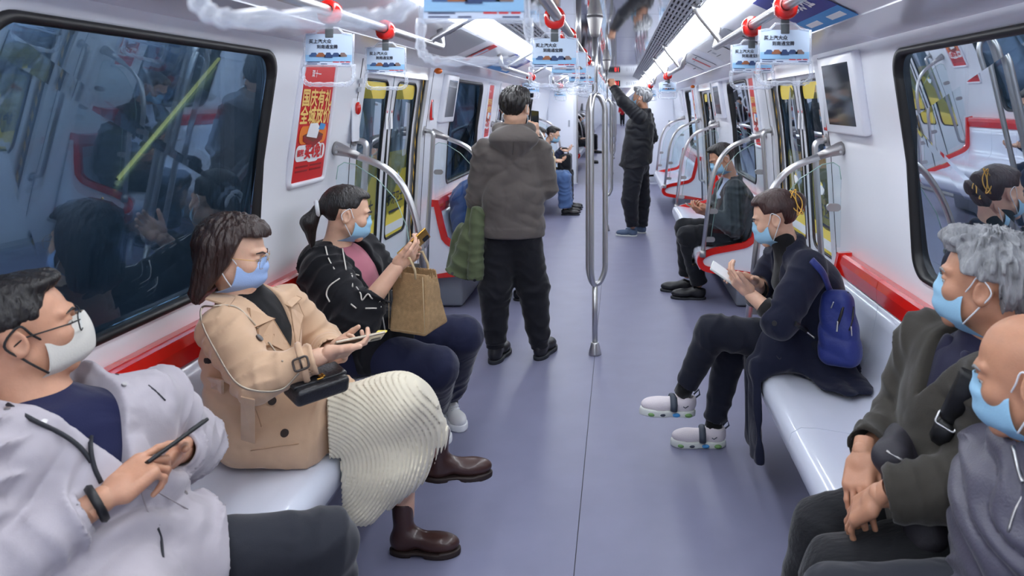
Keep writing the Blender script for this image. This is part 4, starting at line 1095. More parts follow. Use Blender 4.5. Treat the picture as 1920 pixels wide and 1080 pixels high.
def shoe(t, heel, toe, kind, m, m_sole, L=.26, name=None, label=None):
    """heel and toe: under side of the sole"""
    R = shoe_frame(heel, toe); o = np.asarray(heel, float); s = L/.27
    top = {'boot': .20, 'low': .085, 'sneaker': .095, 'mid': .13}[kind]
    th = {'boot': .020, 'low': .016, 'sneaker': .030, 'mid': .022}[kind]
    sh = U(.02, el((0, .190, .034+th*.4), (.044, .078, .036)), el((0, .055, .044+th*.4), (.036, .058, .052)), rc((0, .09, .06), (0, .20, .035), .034, .028), rc((0, .052, .05), (0, .045, top-.01), .037, .040, cut=.008))
    sh = CAP(sh, lambda P: (th-.004)-P[:, 2])
    if kind != 'boot': sh = SUB(sh, rc((0, .045, top-.015), (0, .045, top+.05), .030, .032), .004)
    sl = CAP(U(.02, el((0, .190, .012), (.050, .084, .08)), el((0, .062, .012), (.042, .066, .08)), rc((0, .07, .012), (0, .2, .012), .036, .044)), lambda P: np.maximum(P[:, 2]-th-.004*(P[:, 1] > .2), -P[:, 2]))
    if kind == 'boot': sl = SUB(sl, bx((0, .115, -.002), (.08, .025, .010), .004), .004)
    sc = lambda f: LOC((lambda g: (lambda P: g(P/s)*s))(f), o, R)
    lo, hi = o-.34*s, o+.34*s
    up = sculpt(name or ('boot' if kind == 'boot' else 'shoe'), NOISE(sc(sh), .0012, 30), lo, hi, .0045, m, t)
    if label: up['label'] = label
    sculpt('sole', sc(sl), lo, hi, .0045, m_sole, up)
    return up, o, R, s
def body(t, J, hs, tone, hands=(), fem=False, wide=1., lids=.0035, h=.0038, arms=True, leg_skin=None, arm_r=(.046, .040, .027), neck_r=(.050, .058)):
    """head, neck, trunk, arms, hands and legs: one mesh"""
    c, R = J['H'], J['HR']; s, u, f_ = axes(J)
    hd = LOC((lambda g: (lambda P: g(P/hs)*hs))(head_sdf(fem, wide, lids)), c, R)
    n0 = c+R@(np.array((0, -.020, -.055))*hs); n1 = J['N']
    up = U(.022, hd, rc(n0, n1, neck_r[0]*hs, neck_r[1]*hs), rc(n1, n1-u*.08-f_*.005, .060, .082, (s, 1.3)))
    lo, hi = bounds([c, n1], .17)
    parts = [polygonize(up, lo, hi, h)]
    fs = [rc(J['P'], J['C'], .09, .10, (s, 1.25)), rc(J['C'], J['N'], .10, .05, (s, 1.2)), rc(J['hL'], J['kL'], .065, .05), rc(J['hR'], J['kR'], .065, .05), rc(J['kL'], J['aL'], .048, .036), rc(J['kR'], J['aR'], .048, .036)]
    for q in 'LR': fs += [rc(J['s'+q], J['e'+q], arm_r[0], arm_r[1]), rc(J['e'+q], J['w'+q], arm_r[1], arm_r[2])]
    pts = [J[k] for k in J if k not in ('HR', 'H')]
    lo, hi = bounds(pts, .12); parts.append(polygonize(U(.03, *fs), lo, hi, .0085 if h < .005 else .014))
    for (q, pose, fing, palm, sc) in hands: parts.append(place_hand(pose, q == 'L', J['w'+q], fing, palm, sc, .0024 if h < .005 else .004))
    v, q = join_np(parts)
    return link('body', mesh_np('body', v, q), skin(tone), t)
def hair(t, J, hs, kind, m, seed=1, h=.0036):
    f = LOC((lambda g: (lambda P: g(P/hs)*hs))(hair_sdf(kind, seed)), J['H'], J['HR'])
    return sculpt('hair', f, J['H']-.27, J['H']+.24, h, m, t)
def tee(J, rw=.10, rch=.115, rs=.05, neck=.0):
    s, u, f = axes(J); return U(.03, torso(J, rw, rw+.005, rch, rs), rc(J['N']-u*.12+f*.004, J['N']-u*(.03-neck), .118, .072, (s, 1.3)))
def hand_phone(label, J, q, fing, palm, m, ms, s=1., off=(0, .105, .024), size=(.150, .073, .0085), turn=0.):
    y = nrm(fing); z = -nrm(np.asarray(palm, float)-y*np.dot(palm, y)); x = np.cross(y, z)
    c = J['w'+q]+(x*off[0]+y*off[1]-z*off[2])*s; a = y*math.cos(turn)+x*math.sin(turn)
    return phone(label, c, a, np.cross(a, z) if np.dot(np.cross(np.cross(a, z), a), -z) > 0 else -np.cross(a, z), m, ms, size)
def vcut(J, apex, k, s0=0., depth=.0, top=.6, o=None):
    """V opening at the front of a coat: apex height above the pelvis along the trunk, widening k"""
    s, u, f = axes(J); o = J['P'] if o is None else o
    def g(P):
        q = P-o; a = np.abs(q@s-s0)-np.maximum((q@u-apex), 0)*k
        return np.maximum.reduce([a*.8, apex-q@u, depth-q@f])
    return g
def phone(label, c, long_, wide_, m, m_screen, size=(.150, .073, .0085), screen=True):
    """long_, wide_: directions of its edges; the screen lies on the side of long x wide"""
    a = nrm(long_); b_ = np.asarray(wide_, float); b_ = nrm(b_-a*(a@b_)); n = np.cross(b_, a); R = np.stack([b_, a, n], 1)
    t = thing('smartphone', label, 'phone', c)
    b = MB(); b.box(c, (size[1], size[0], size[2]), R, bev=.003); b.build('case', m, t)
    b = MB(); b.prism([np.asarray(c)+b_*x+a*y+n*(size[2]/2+.0002) for x, y in rrect(size[1]*.92, size[0]*.95, .007)], n*.0004); b.build('screen', m_screen, t)
    b = MB(); b.prism([np.asarray(c)-b_*(size[1]*.25-x)+a*(size[0]*.36+y)-n*(size[2]/2+.0014) for x, y in rrect(.026, .030, .006)], n*.0014); b.build('camera_bump', M_BLACK, t)
    return t
def strip_on(name, pts, r, m, parent, n=6, flat=None):
    b = MB(); b.tube(pts, r, n, flat=flat); return b.build(name, m, parent)
def ray_hit(f, o, d, t0, t1, n=240):
    """first point of a garment along a ray (used to lay buttons and seams on it)"""
    T = np.linspace(t0, t1, n); P = np.asarray(o)+np.outer(T, d); D = f(P); i = np.argmax(D < 0)
    return P[i] if D[i] < 0 else P[np.argmin(D)]
def on(f, px, py, Y0=.9, Y1=4.2, lift=0.):
    """the point of a garment that the photograph shows at this pixel"""
    a, b = W(px, py, Y0), W(px, py, Y1); d = nrm(b-a)
    return ray_hit(f, a, d, 0, np.linalg.norm(b-a), 700)-d*lift
def gnormal(f, p, e=.004):
    q = np.array([p+V(e, 0, 0), p-V(e, 0, 0), p+V(0, e, 0), p-V(0, e, 0), p+V(0, 0, e), p-V(0, 0, e)]); d = f(q)
    return nrm((d[0]-d[1], d[2]-d[3], d[4]-d[5]))
def seam(name, f, pix, r, m, parent, Y0=.9, Y1=4.2, lift=.001, n=5):
    P = [on(f, x, y, Y0, Y1, lift) for x, y in pix]; return strip_on(name, bez(P, 4), r, m, parent, n)
def button(f, px, py, r, m, parent, Y0=.9, Y1=4.2):
    p = on(f, px, py, Y0, Y1); n = gnormal(f, p, .012); b = MB(); b.disc(p-n*.001, n, r, 16, .005); b.disc(p+n*.0035, n, r*.7, 14, .001); return b.build('button', m, parent)
SEATED = True
# ================================================================ A: man in the pale jacket, front left
M_JKA = cloth('pale_jacket_cloth', (178, 172, 180), .7, .06, 300); M_NAVYT = cloth('navy_jersey', (26, 30, 66)); M_CHAR = cloth('charcoal_trouser_cloth', (44, 46, 54)); M_ZIP = mat('black_zip_tape', (30, 32, 40), .6)
def man_a():
    J = dict(H=V(-1.129, 1.60, 1.090), N=V(-1.10, 1.60, .928), C=V(-1.045, 1.60, .79), P=V(-.99, 1.61, .55), sL=W(285, 757, 1.78), sR=V(-1.085, 1.40, .905),
             eL=V(-.975, 1.96, .675), wL=W(332, 848, 1.78), eR=V(-1.045, 1.33, .69), wR=W(194, 936, 1.50), hL=V(-.99, 1.72, .505), hR=V(-.99, 1.50, .505),
             kL=V(-.60, 1.89, .462), kR=V(-.55, 1.36, .52), aL=V(-.58, 1.95, .11), aR=V(-.50, 1.30, .11))
    J['H'], J['HR'] = pose_head(J['H'], (.74, .65, .17))
    hs = .986; t = thing('person', 'man in a pale beige jacket, grey mask and glasses seated front left', 'person', (J['P'][0], J['P'][1], 0))
    body(t, J, hs, SKM, [('L', HOLD, (.12, -.85, -.02), (-.75, .05, .60), 1.0), ('R', POINT, W(285, 866, 1.58)-J['wR'], (.25, .75, -.45), 1.0)], neck_r=(.058, .068))
    hair(t, J, hs, 'crop', M_HAIR, 2); eyes_part(t, J['H'], J['HR'], hs); brows_part(t, J['H'], J['HR'], hs, M_HAIR)
    mask_part(t, J['H'], J['HR'], hs, M_MASKG, M_LOOPK, 'fold')
    glasses_part(t, J['H'], J['HR'], hs, M_BLACK, .025, .020, .0015)
    s, u, f = axes(J)
    ts = tee(J, .12, .132, .06, -.005)
    lo, hi = bounds([J['P'], J['N'], J['sL'], J['sR']], .2); sculpt('undershirt', ts, lo, hi, .008, M_NAVYT, t)
    jk = torso(J, .160, .152, .150, .074, 1.28, .07)
    jk = FOLDS(jk, .012, nrm(u+.5*s), 24, 3, 3.2, 4); jk = FOLDS(jk, .006, nrm(u-.8*s), 44, 8, 3, 6)
    col = [J['N']+f*.07-s*.06-u*.015, J['N']-s*.095+u*.03, J['N']-f*.075+u*.055, J['N']+s*.095+u*.03, J['N']+f*.07+s*.06-u*.015]
    cc = bez(col, 4); jk = U(.03, jk, *[rc(cc[i], cc[i+1], .026, .026) for i in range(len(cc)-1)])
    jk = SUB(jk, rc(J['N']-u*.03, J['N']+u*.2, .066, .082), .008)
    jk = SUB(jk, vcut(J, .215, .44, .020, -.02), .008)
    low = U(.05, rc(J['P'], J['hL']+(J['kL']-J['hL'])*.30, .16, .15, fold=.007, freq=45, seed=5, cut=.02), rc(J['P'], J['hR']+(J['kR']-J['hR'])*.30, .16, .15, fold=.007, freq=45, seed=6, cut=.02))
    jk = U(.05, jk, low)
    jk = U(.022, jk, sleeve(J, 'L', .080, .078, .052, .015, 48, 1, cuff=.86), sleeve(J, 'R', .086, .080, .056, .015, 48, 2, cuff=.82))
    for q, cf in (('L', .86), ('R', .82)):
        b_, w_ = J['e'+q], J['w'+q]; c_ = b_+(w_-b_)*cf; d = nrm(w_-b_); jk = U(.008, jk, SUB(rc(c_-d*.03, c_+d*.012, .046, .044, cut=0, cut0=0), rc(c_-d*.1, c_+d*.1, .036, .036), .003))
    lo, hi = bounds([J[k] for k in ('P', 'N', 'sL', 'sR', 'eL', 'eR', 'wL', 'wR')]+[J['P']+V(.25, .1, -.05)], .17)
    jo = sculpt('jacket', jk, lo, hi, .0062, M_JKA, t)
    # zip edges of the open collar, studs
    zp = [(24, 772), (70, 795), (125, 822), (160, 846), (174, 868)]; seam('zip', jk, [(14, 758), (60, 786), (115, 813), (150, 838), (172, 866)], .0045, M_ZIP, jo, 1.0, 2.2, .006)
    seam('zip', jk, [(220, 702), (196, 745), (178, 790), (170, 830), (176, 872), (190, 905)], .0045, M_ZIP, jo, 1.0, 2.2, .005)
    seam('zip', jk, [(296, 990), (303, 1012), (306, 1045)], .003, M_ZIP, jo, 1.0, 2.2)
    for x, y in ((232, 722), (202, 762), (13, 768), (82, 792), (347, 925)): button(jk, x, y, .0055, M_STEEL2, jo, 1.0, 2.2)
    for k in range(4): seam('stripe', jk, [(278+k*6, 722+k*5), (292+k*6, 733+k*6)], .002, M_ZIP, jo, 1.0, 2.2)
    seam('pocket_seam', jk, [(262, 910), (300, 925), (352, 955)], .0016, M_SEAMA, jo, 1.0, 2.2, 0); seam('pocket_seam', jk, [(262, 910), (278, 960), (300, 985)], .0016, M_SEAMA, jo, 1.0, 2.2, 0)
    tr = U(.05, rc(J['hL'], J['hR'], .10, .10), legs(J, 'L', .098, .080, .062, .006, 40, 3), legs(J, 'R', .105, .086, .062, .005, 40, 4))
    lo, hi = bounds([J[k] for k in ('hL', 'hR', 'kL', 'kR', 'aL', 'aR')], .13); sculpt('trousers', tr, lo, hi, .008, M_CHAR, t)
    for q in 'LR':
        a = J['a'+q]; shoe(t, V(a[0]-.06, a[1], .0), V(a[0]+.2, a[1], .0), 'low', M_BLACK, M_DARK)
    # watch on the right wrist
    d = nrm(J['wR']-J['eR']); p = J['wR']-d*.012
    b = MB(); u0 = nrm(np.cross(d, (0, 0, 1))); v0 = np.cross(d, u0)
    b.tube([p+.034*(math.cos(q)*u0+math.sin(q)*v0) for q in np.linspace(0, 2*math.pi, 24, False)], .0085, 6, closed=True, flat=(nrm(d), 1.0)); ws = b.build('watch', M_BLACK, t)
    phone('black phone held edge-on by the man in the pale jacket', W(322, 834, 1.64), W(360, 806, 1.685)-W(285, 860, 1.595), W(322, 834, 1.64)-V(CX, 0, CZ), M_BLACK, M_SCREEN)
    return J
M_SEAMA = mat('jacket_seam', (168, 160, 164), .8)
man_a()
# ================================================================ B: woman in the trench coat
M_TRENCH = cloth('beige_trench_cloth', (203, 170, 141), .75, .07, 380); M_TRSEAM = mat('trench_seam', (170, 136, 106), .8); M_KNITK = cloth('black_knit', (20, 20, 23)); M_SKIRT = cloth('cream_pleated_cloth', (222, 214, 194), .7, .05, 400, .04)
M_BOOT = mat('brown_leather', (66, 42, 38), .34, bump=.12, bscale=40, coat=.2); M_BOOTS = mat('dark_brown_sole', (40, 28, 26), .6); M_HORN = mat('dark_horn_button', (56, 46, 42), .3); M_GOLDM = mat('gold_metal', (206, 160, 80), .28, 1.); M_SILVER = mat('silver_chain', (178, 166, 150), .3, .9)
def woman_b():
    J = dict(H=V(-1.082, 2.39, 1.096), N=V(-1.065, 2.42, .945), C=V(-1.045, 2.43, .80), P=V(-1.02, 2.45, .555), sL=V(-1.005, 2.575, .885), sR=V(-1.06, 2.275, .895),
             eL=V(-.90, 2.66, .715), wL=W(622, 662, 2.46), eR=W(482, 712, 2.18), wR=W(602, 668, 2.26), hL=V(-1.02, 2.54, .535), hR=V(-1.02, 2.36, .54),
             kR=W(742, 760, 2.52), aR=W(815, 850, 2.75), kL=V(-.60, 2.60, .50), aL=W(757, 968, 2.64))
    J['H'], J['HR'] = pose_head(J['H'], (.95, .20, -.17))
    hs = .97; t = thing('person', 'woman in a beige trench coat and cream pleated skirt seated on the left bench', 'person', (J['P'][0], J['P'][1], 0))
    body(t, J, hs, SKL, [('R', HOLD, W(662, 655, 2.31)-J['wR'], (-.30, .40, .85), .92), ('L', HOLD, W(672, 652, 2.38)-J['wL'], (-.2, -.75, .5), .92)], True, .96, .0020, neck_r=(.044, .05))
    hair(t, J, hs, 'bob', M_BROWNHAIR, 3); eyes_part(t, J['H'], J['HR'], hs); brows_part(t, J['H'], J['HR'], hs, M_BROWNHAIR)
    mask_part(t, J['H'], J['HR'], hs, M_MASKV, M_LOOP); glasses_part(t, J['H'], J['HR'], hs, M_GOLDM, .024, .022, .0008)
    s, u, f = axes(J)
    kn = U(.02, tee(J, .10, .118, .05), rc(J['N']-u*.02, J['N']+u*.060+f*.006, .064, .053))
    lo, hi = bounds([J['P'], J['N'], J['sL'], J['sR']], .17); sculpt('sweater', kn, lo, hi, .008, M_KNITK, t)
    ct = torso(J, .135, .125, .130, .066, 1.22, .06)
    ct = FOLDS(ct, .005, nrm(u+.3*s), 36, 5, 2.2, 5)
    cl = bez([J['N']+f*.075-s*.045-u*.06, J['N']-s*.075+u*.0, J['N']-f*.055+u*.03, J['N']+s*.075+u*.0, J['N']+f*.075+s*.045-u*.06], 4)
    ct = U(.018, ct, *[rc(cl[i], cl[i+1], .020, .020) for i in range(len(cl)-1)])
    ct = SUB(ct, rc(J['N']-u*.03, J['N']+u*.2, .052, .066), .006)
    ct = SUB(ct, vcut(J, .19, .31, .012, -.0), .006)
    ct0 = ct; mR, mL = J['hR']+(J['kR']-J['hR'])*.52, J['hL']+(J['kL']-J['hL'])*.50
    sk = U(.05, rc(J['P'], mR+V(0, .0, -.01), .145, .135, fold=.006, freq=38, seed=2, cut=.02), rc(J['P'], mL, .14, .12, cut=.02), rc(J['P']+V(.02, -.06, -.03), mR+V(-.02, -.075, -.055), .10, .085, cut=.03))
    sk = CAP(sk, half((0, 0, .448), (0, 0, -1)))
    ct = U(.04, ct, sk)
    ct = U(.02, ct, sleeve(J, 'R', .072, .066, .047, .008, 60, 11, cuff=.90), sleeve(J, 'L', .072, .066, .047, .008, 60, 12, cuff=.90))
    lo, hi = bounds([J[k] for k in ('P', 'N', 'sL', 'sR', 'eL', 'eR', 'wL', 'wR')]+[mR+V(.06, -.05, -.05)], .15)
    co = sculpt('trench_coat', ct, lo, hi, .0058, M_TRENCH, t)
    for x, y in ((486, 634), (510, 752), (534, 812), (407, 545)): button(ct, x, y, .0125, M_HORN, co, 1.7, 3.)
    # lapels lie over the chest
    def flap(name, pix, th=.009, lift=.006):
        P = [on(ct, x, y, 1.7, 3., lift) for x, y in pix]; c = sum(P)/len(P); n = nrm(np.cross(P[1]-P[0], P[-1]-P[0])); n = n if n@(V(CX, 0, CZ)-c) > 0 else -n
        b = MB(); b.prism(P, n*th); return b.build(name, M_TRENCH, co)
    def tflap(name, uv, th=.007, lift=.005):
        P = [ray_hit(ct0, J['P']+s*a+u*b+f*.35, -f, 0, .5, 300)+f*lift for a, b in uv]
        b = MB(); b.prism(P, f*th); fl_ = b.build(name, M_TRENCH, co); b = MB(); b.tube([p+f*th for p in P], .0017, 5, closed=True); b.build('stitched_edge', M_TRSEAM, fl_); return fl_
    for q in (1, -1):
        tflap('lapel', [(.012+q*.004, .190), (.012+q*.052, .338), (.012+q*.108, .330), (.012+q*.128, .278), (.012+q*.088, .266)])
        tflap('collar_leaf', [(.012+q*.050, .336), (.012+q*.056, .385), (.012+q*.105, .392), (.012+q*.135, .338)], .008, .008)
    tflap('storm_flap', [(-.055, .292), (-.150, .315), (-.165, .235), (-.075, .205)], .005, .003)
    flap('epaulette', [(384, 562), (402, 548), (440, 560), (430, 576)], .005, .002)
    flap('belt_tab', [(392, 706), (420, 712), (420, 738), (392, 730)], .008, .004)
    flap('pocket_welt', [(452, 742), (478, 748), (478, 830), (452, 822)], .004, .002)
    seam('coat_seam', ct, [(470, 745), (490, 800), (495, 868)], .0014, M_TRSEAM, co, 1.7, 3., 0); seam('coat_seam', ct, [(470, 845), (560, 832), (640, 825)], .0014, M_TRSEAM, co, 1.7, 3., 0)
    # cuff strap with its buckle
    d = nrm(J['wR']-J['eR']); p = J['eR']+(J['wR']-J['eR'])*.70; u0 = nrm(np.cross(d, (0, 0, 1))); v0 = np.cross(d, u0)
    b = MB(); b.tube([p+.056*(math.cos(q)*u0+math.sin(q)*v0) for q in np.linspace(0, 2*math.pi, 24, False)], .010, 6, closed=True, flat=(u0*0+nrm(p-V(CX, 0, CZ)), .5)); b.build('cuff_strap', M_TRENCH, co)
    q = on(ct, 564, 682, 1.7, 3., .010); n = nrm(V(CX, 0, CZ)-q); ux = nrm(d-n*(d@n)); uy = np.cross(n, ux); b = MB(); b.tube([q+ux*x+uy*y for x, y in rrect(.040, .034, .008)], .0035, 6, closed=True); b.tube([q-ux*.0+uy*.017, q-uy*.017], .003, 6); b.build('buckle', M_HORN, co)
    # pleated skirt
    cen = V(-.84, 0, .42)
    def pleat(g):
        def h_(P):
            r = np.hypot(P[:, 0]-cen[0], (P[:, 2]-cen[2])*1.1)+.10*P[:, 1]+.010*vnoise(P*7)
            return g(P)-.0032*(1-2*np.abs((r/.0118) % 1-.5)*2)
        return h_
    cR = J['kR']+(J['aR']-J['kR'])*.62; cL = J['kL']+(J['aL']-J['kL'])*.50
    sg = U(.07, rc(J['hR']+V(.1, 0, .01), J['kR'], .108, .086), rc(J['hL']+V(.1, 0, 0), J['kL'], .10, .09), rc(J['kR'], cR, .090, .095, ((0, 1, 0), 1.25)), rc(J['kL'], cL, .09, .10), rc(V(-.74, 2.45, .52), V(-.69, 2.45, .27), .078, .075), rc(J['kR']+V(-.05, 0, -.03), V(-.62, 2.5, .36), .09, .11))
    hem = half((-.58, 2.5, .258), nrm(V(.42, .0, -1.)))
    sg = CAP(sg, lambda P: hem(P)-.012*np.sin(np.arctan2(P[:, 1]-2.5, P[:, 0]+.65)*7)); sg = SUB(sg, CAP(U(.07, rc(J['kR'], cR+V(.02, .02, -.12), .07, .09), rc(J['kL'], cL+V(0, 0, -.12), .07, .09), rc(V(-.66, 2.47, .42), V(-.66, 2.47, .15), .04, .06)), half((-.58, 2.5, .38), nrm(V(-.42, 0, 1.)))), .006)
    seatcut = lambda P: np.minimum(P[:, 2]-.455, 99)
    sg = SUB(sg, CAP(CAP(half((-.735, 0, 0), (1, 0, 0)), half((0, 0, .452), (0, 0, 1))), lambda P: P[:, 0]*0-1), .006)
    lo, hi = bounds([J['hR']+V(.1, 0, 0), J['kR'], J['kL'], cR, cL, V(-.72, 2.46, .24)], .15)
    dT = nrm(J['kR']-J['hR']); sg = CAP(sg, half((mR+mL)/2-dT*.015, -dT)) ; sculpt('pleated_skirt', pleat(sg), lo, hi, .0040, M_SKIRT, t)
    hR_ = J['aR']; tR = W(898, 893, 2.78); shoe(t, W(795, 900, 2.72), tR, 'boot', M_BOOT, M_BOOTS, .245)
    shoe(t, V(*W(733, 1010, 2.63)[:2], 0.0), V(*W(846, 1022, 2.62)[:2], 0.0), 'boot', M_BOOT, M_BOOTS, .245)
    ph = hand_phone('phone with a yellow tab in the hands of the trench coat woman', J, 'R', W(662, 655, 2.31)-J['wR'], (-.30, .40, .85), M_SILVER, M_SCREEN, .92, (.0, .125, .026))
    o_ = V(*ph.location)+nrm(W(662, 655, 2.31)-J['wR'])*.066; b = MB(); b.box(o_+V(0, .01, .008), (.03, .028, .004), bev=.001); b.build('yellow_tab', M_YEL, ph)
    # black flap bag on its chain
    c = W(594, 722, 2.25); ux = nrm(W(618, 688, 2.34)-W(540, 712, 2.24)); uy = W(540, 712, 2.25)-W(572, 752, 2.16); uy = nrm(uy-ux*(uy@ux)); R = np.stack([ux, uy, np.cross(ux, uy)], 1)
    bg = thing('handbag', 'small black flap bag with a gold clasp on the lap of the trench coat woman', 'bag', c)
    b = MB(); b.box(c, (.165, .100, .052), R, bev=.014); b.build('bag_body', M_BAGK, bg)
    b = MB(); b.box(c+R@V(0, .014, .025), (.167, .076, .012), R, bev=.005); fp = b.build('flap', M_BAGK, bg)
    b = MB(); b.box(c+R@V(.0, -.018, .036), (.010, .022, .006), R, bev=.002); b.box(c+R@V(.010, -.012, .036), (.008, .018, .005), R, bev=.002); b.box(c+R@V(-.008, -.026, .036), (.016, .006, .005), R, bev=.002); b.build('clasp', M_GOLDM, fp)
    ch = bez([on(ct, x, y, 1.7, 3.2, .006) for x, y in ((560, 700), (528, 730), (480, 733), (440, 715), (405, 660), (380, 610), (378, 578))]+[J['sR']+u*.075-s*.02]+[on(ct, x, y, 1.7, 3.2, .006) for x, y in ((440, 575), (470, 600), (502, 640), (530, 678))], 22)
    b = MB()
    for i in range(0, len(ch)-1):
        m_ = (ch[i]+ch[i+1])/2; b.ball(m_, (.0034, .0024, .0034), 6, 4)
    cn = b.build('chain', M_SILVER, bg); cn['kind'] = 'stuff'
    return J
M_BAGK = mat('black_grained_leather', (24, 25, 30), .4, bump=.25, bscale=160, coat=.2)
woman_b()
# ================================================================ C: woman in the black jacket with the jute bag
M_BLKJ = cloth('black_sweat_cloth', (19, 20, 26), .85, .08, 380, .06, .15); M_PINK = cloth('dusty_pink_jersey', (172, 106, 122)); M_NAVYP_ = cloth('navy_trouser_cloth', (27, 31, 58)); M_PIPE = mat('white_piping', (206, 202, 196), .7); M_JUTE = mat('jute_weave', (176, 144, 104), .9, bump=.6, bscale=420, var=.18, vscale=60); M_WSHOE = mat('white_leather', (226, 226, 228), .5); M_SOCK = cloth('black_sock', (22, 22, 24))
def woman_c():
    J = dict(H=V(-1.037, 3.263, 1.099), N=V(-1.085, 3.265, .945), C=V(-1.065, 3.285, .79), P=V(-1.02, 3.30, .565), sL=V(-1.03, 3.45, .885), sR=V(-1.08, 3.10, .885),
             eL=V(-.92, 3.52, .69), wL=W(757, 489, 3.34), eR=W(668, 600, 2.98), wR=W(742, 503, 3.05), hL=V(-1.02, 3.41, .53), hR=V(-1.02, 3.19, .53),
             kR=W(818, 692, 3.24), kL=V(-.575, 3.46, .50), aR=V(-.745, 3.62, .12), aL=V(-.70, 3.76, .12))
    J['H'], J['HR'] = pose_head(J['H'], (.86, .42, -.20))
    hs = .98; t = thing('person', 'woman in a black hooded jacket with white piping reading her phone on the left bench', 'person', (J['P'][0], J['P'][1], 0))
    body(t, J, hs, SKL, [('R', HOLD, W(784, 464, 3.10)-J['wR'], (-.45, .55, .6), .93), ('L', HOLD, W(790, 462, 3.3)-J['wL'], (-.4, -.8, .35), .93)], True, 1.02, .0022, neck_r=(.050, .058), arm_r=(.05, .046, .030))
    hair(t, J, hs, 'pony', M_HAIR, 4); eyes_part(t, J['H'], J['HR'], hs); brows_part(t, J['H'], J['HR'], hs, M_HAIR); mask_part(t, J['H'], J['HR'], hs, M_MASKB, M_LOOP)
    b = MB(); c_, R_ = J['H'], J['HR']; b.tube([c_+R_@(V(.030*math.cos(q), -.128-.010*math.sin(q), .030*math.sin(q)+.002)*hs) for q in np.linspace(0, 6.283, 20, False)], .009, 8, closed=True); b.build('hair_tie', M_LOOP, t)
    s, u, f = axes(J)
    te = tee(J, .14, .142, .055, -.02)
    lo, hi = bounds([J['P'], J['N'], J['sL'], J['sR']], .22); sculpt('pink_top', te, lo, hi, .008, M_PINK, t)
    jk = torso(J, .165, .162, .160, .082, 1.28, .06); jk = FOLDS(jk, .004, u, 30, 5, 2.4, 5)
    hood = bez([J['N']+f*.07-s*.05-u*.05, J['N']-s*.10+u*.0, J['N']-f*.095-u*.005, J['N']+s*.10+u*.0, J['N']+f*.07+s*.05-u*.05], 4)
    jk = U(.03, jk, *[rc(hood[i], hood[i+1], .032 if 3 < i < 12 else .024, .032 if 3 < i < 12 else .024) for i in range(len(hood)-1)], el(J['N']-f*.11-u*.04, (.06, .12, .07)))
    jk = SUB(jk, rc(J['N']-u*.03, J['N']+u*.2+f*.04, .060, .075), .006)
    jk = SUB(jk, vcut(J, -.4, .105, .0, .03), .008)
    lowj = CAP(U(.05, rc(J['P'], J['P']+V(.16, -.10, -.02), .165, .150, fold=.005, freq=40, cut=.04), rc(J['P'], J['P']+V(.10, .08, -.02), .16, .14, cut=.03)), half((0, 0, .452), (0, 0, -1)))
    jk = U(.05, jk, lowj)
    jk = U(.02, jk, sleeve(J, 'R', .098, .092, .064, .011, 55, 21, cuff=.52), sleeve(J, 'L', .095, .088, .064, .011, 55, 22, cuff=.6))
    lo, hi = bounds([J[k] for k in ('P', 'N', 'sL', 'sR', 'eL', 'eR')]+[J['P']+V(.3, 0, 0)], .17)
    jo = sculpt('jacket', jk, lo, hi, .0064, M_BLKJ, t)
    for pix in ([(610, 462), (616, 485), (627, 505)], [(642, 466), (646, 490), (649, 506)], [(658, 513), (672, 516), (688, 522)], [(660, 516), (661, 538)], [(637, 522), (618, 536), (612, 552), (618, 566)],
                [(668, 538), (676, 550), (679, 563), (690, 551), (698, 560), (708, 552), (712, 536), (714, 522)], [(735, 544), (724, 553), (712, 565)], [(658, 570), (668, 578)], [(685, 578), (706, 578)]):
        seam('piping', jk, pix, .0030, M_PIPE, jo, 2.4, 4., .0022)
    seam('zip', jk, [(714, 575), (722, 620), (727, 660), (725, 700)], .0032, M_PIPE, jo, 2.4, 4., .001)
    tr = U(.05, rc(J['hL'], J['hR'], .12, .12), legs(J, 'L', .115, .092, .072, .005, 34, 23, .95), legs(J, 'R', .115, .092, .074, .005, 34, 24, .95))
    lo, hi = bounds([J[k] for k in ('hL', 'hR', 'kL', 'kR', 'aL', 'aR')], .14); sculpt('trousers', tr, lo, hi, .0075, M_NAVYP_, t)
    for q in 'LR':
        a = J['a'+q]; hl = V(a[0]-.022, a[1]+.04, 0); tt = hl+V(.12, -.215, 0)
        b = MB(); b.tube([V(a[0], a[1], .07), a+V(0, 0, .10)], .042, 12); b.build('sock', M_SOCK, t)
        up, o, R, s_ = shoe(t, hl, tt, 'sneaker', M_WSHOE, M_WHITE, .245)
        if q == 'R':
            for k, mm in enumerate((M_REDP, M_NAVYP)):
                b = MB(); sd = .044*s_
                b.tube([o+R@V(-sd+.004-.008*k*0, .10+.02*k, .034), o+R@V(-sd+.010, .125+.02*k, .062)], .0028, 5); b.tube([o+R@V(-sd+.010, .125+.02*k, .062), o+R@V(-sd+.004, .15+.02*k, .034)], .0028, 5); b.build('side_stripe', mm, up)
        b = MB()
        for k in range(4): b.tube([o+R@V(-.022, .12+.018*k, .082-.008*k), o+R@V(.022, .128+.018*k, .082-.008*k)], .003, 5)
        b.build('laces', M_LOOP, up)
    hand_phone('gold edged phone in the hands of the woman in the black jacket', J, 'R', W(784, 464, 3.10)-J['wR'], (-.45, .55, .6), M_GOLDM, M_WHITE, .93, (.0, .125, .026))
    # jute bag on her lap
    c = W(779, 562, 3.10)+V(.0, .02, 0); ang = math.radians(16)
    ux = nrm(V(.92, -.38, 0)); uz = nrm(V(-.28, .0, .96)); uz = nrm(uz-ux*(ux@uz)); R = np.stack([ux, np.cross(uz, ux), uz], 1)
    bg = thing('tote_bag', 'tan jute bag standing on the lap of the woman in the black jacket', 'bag', c)
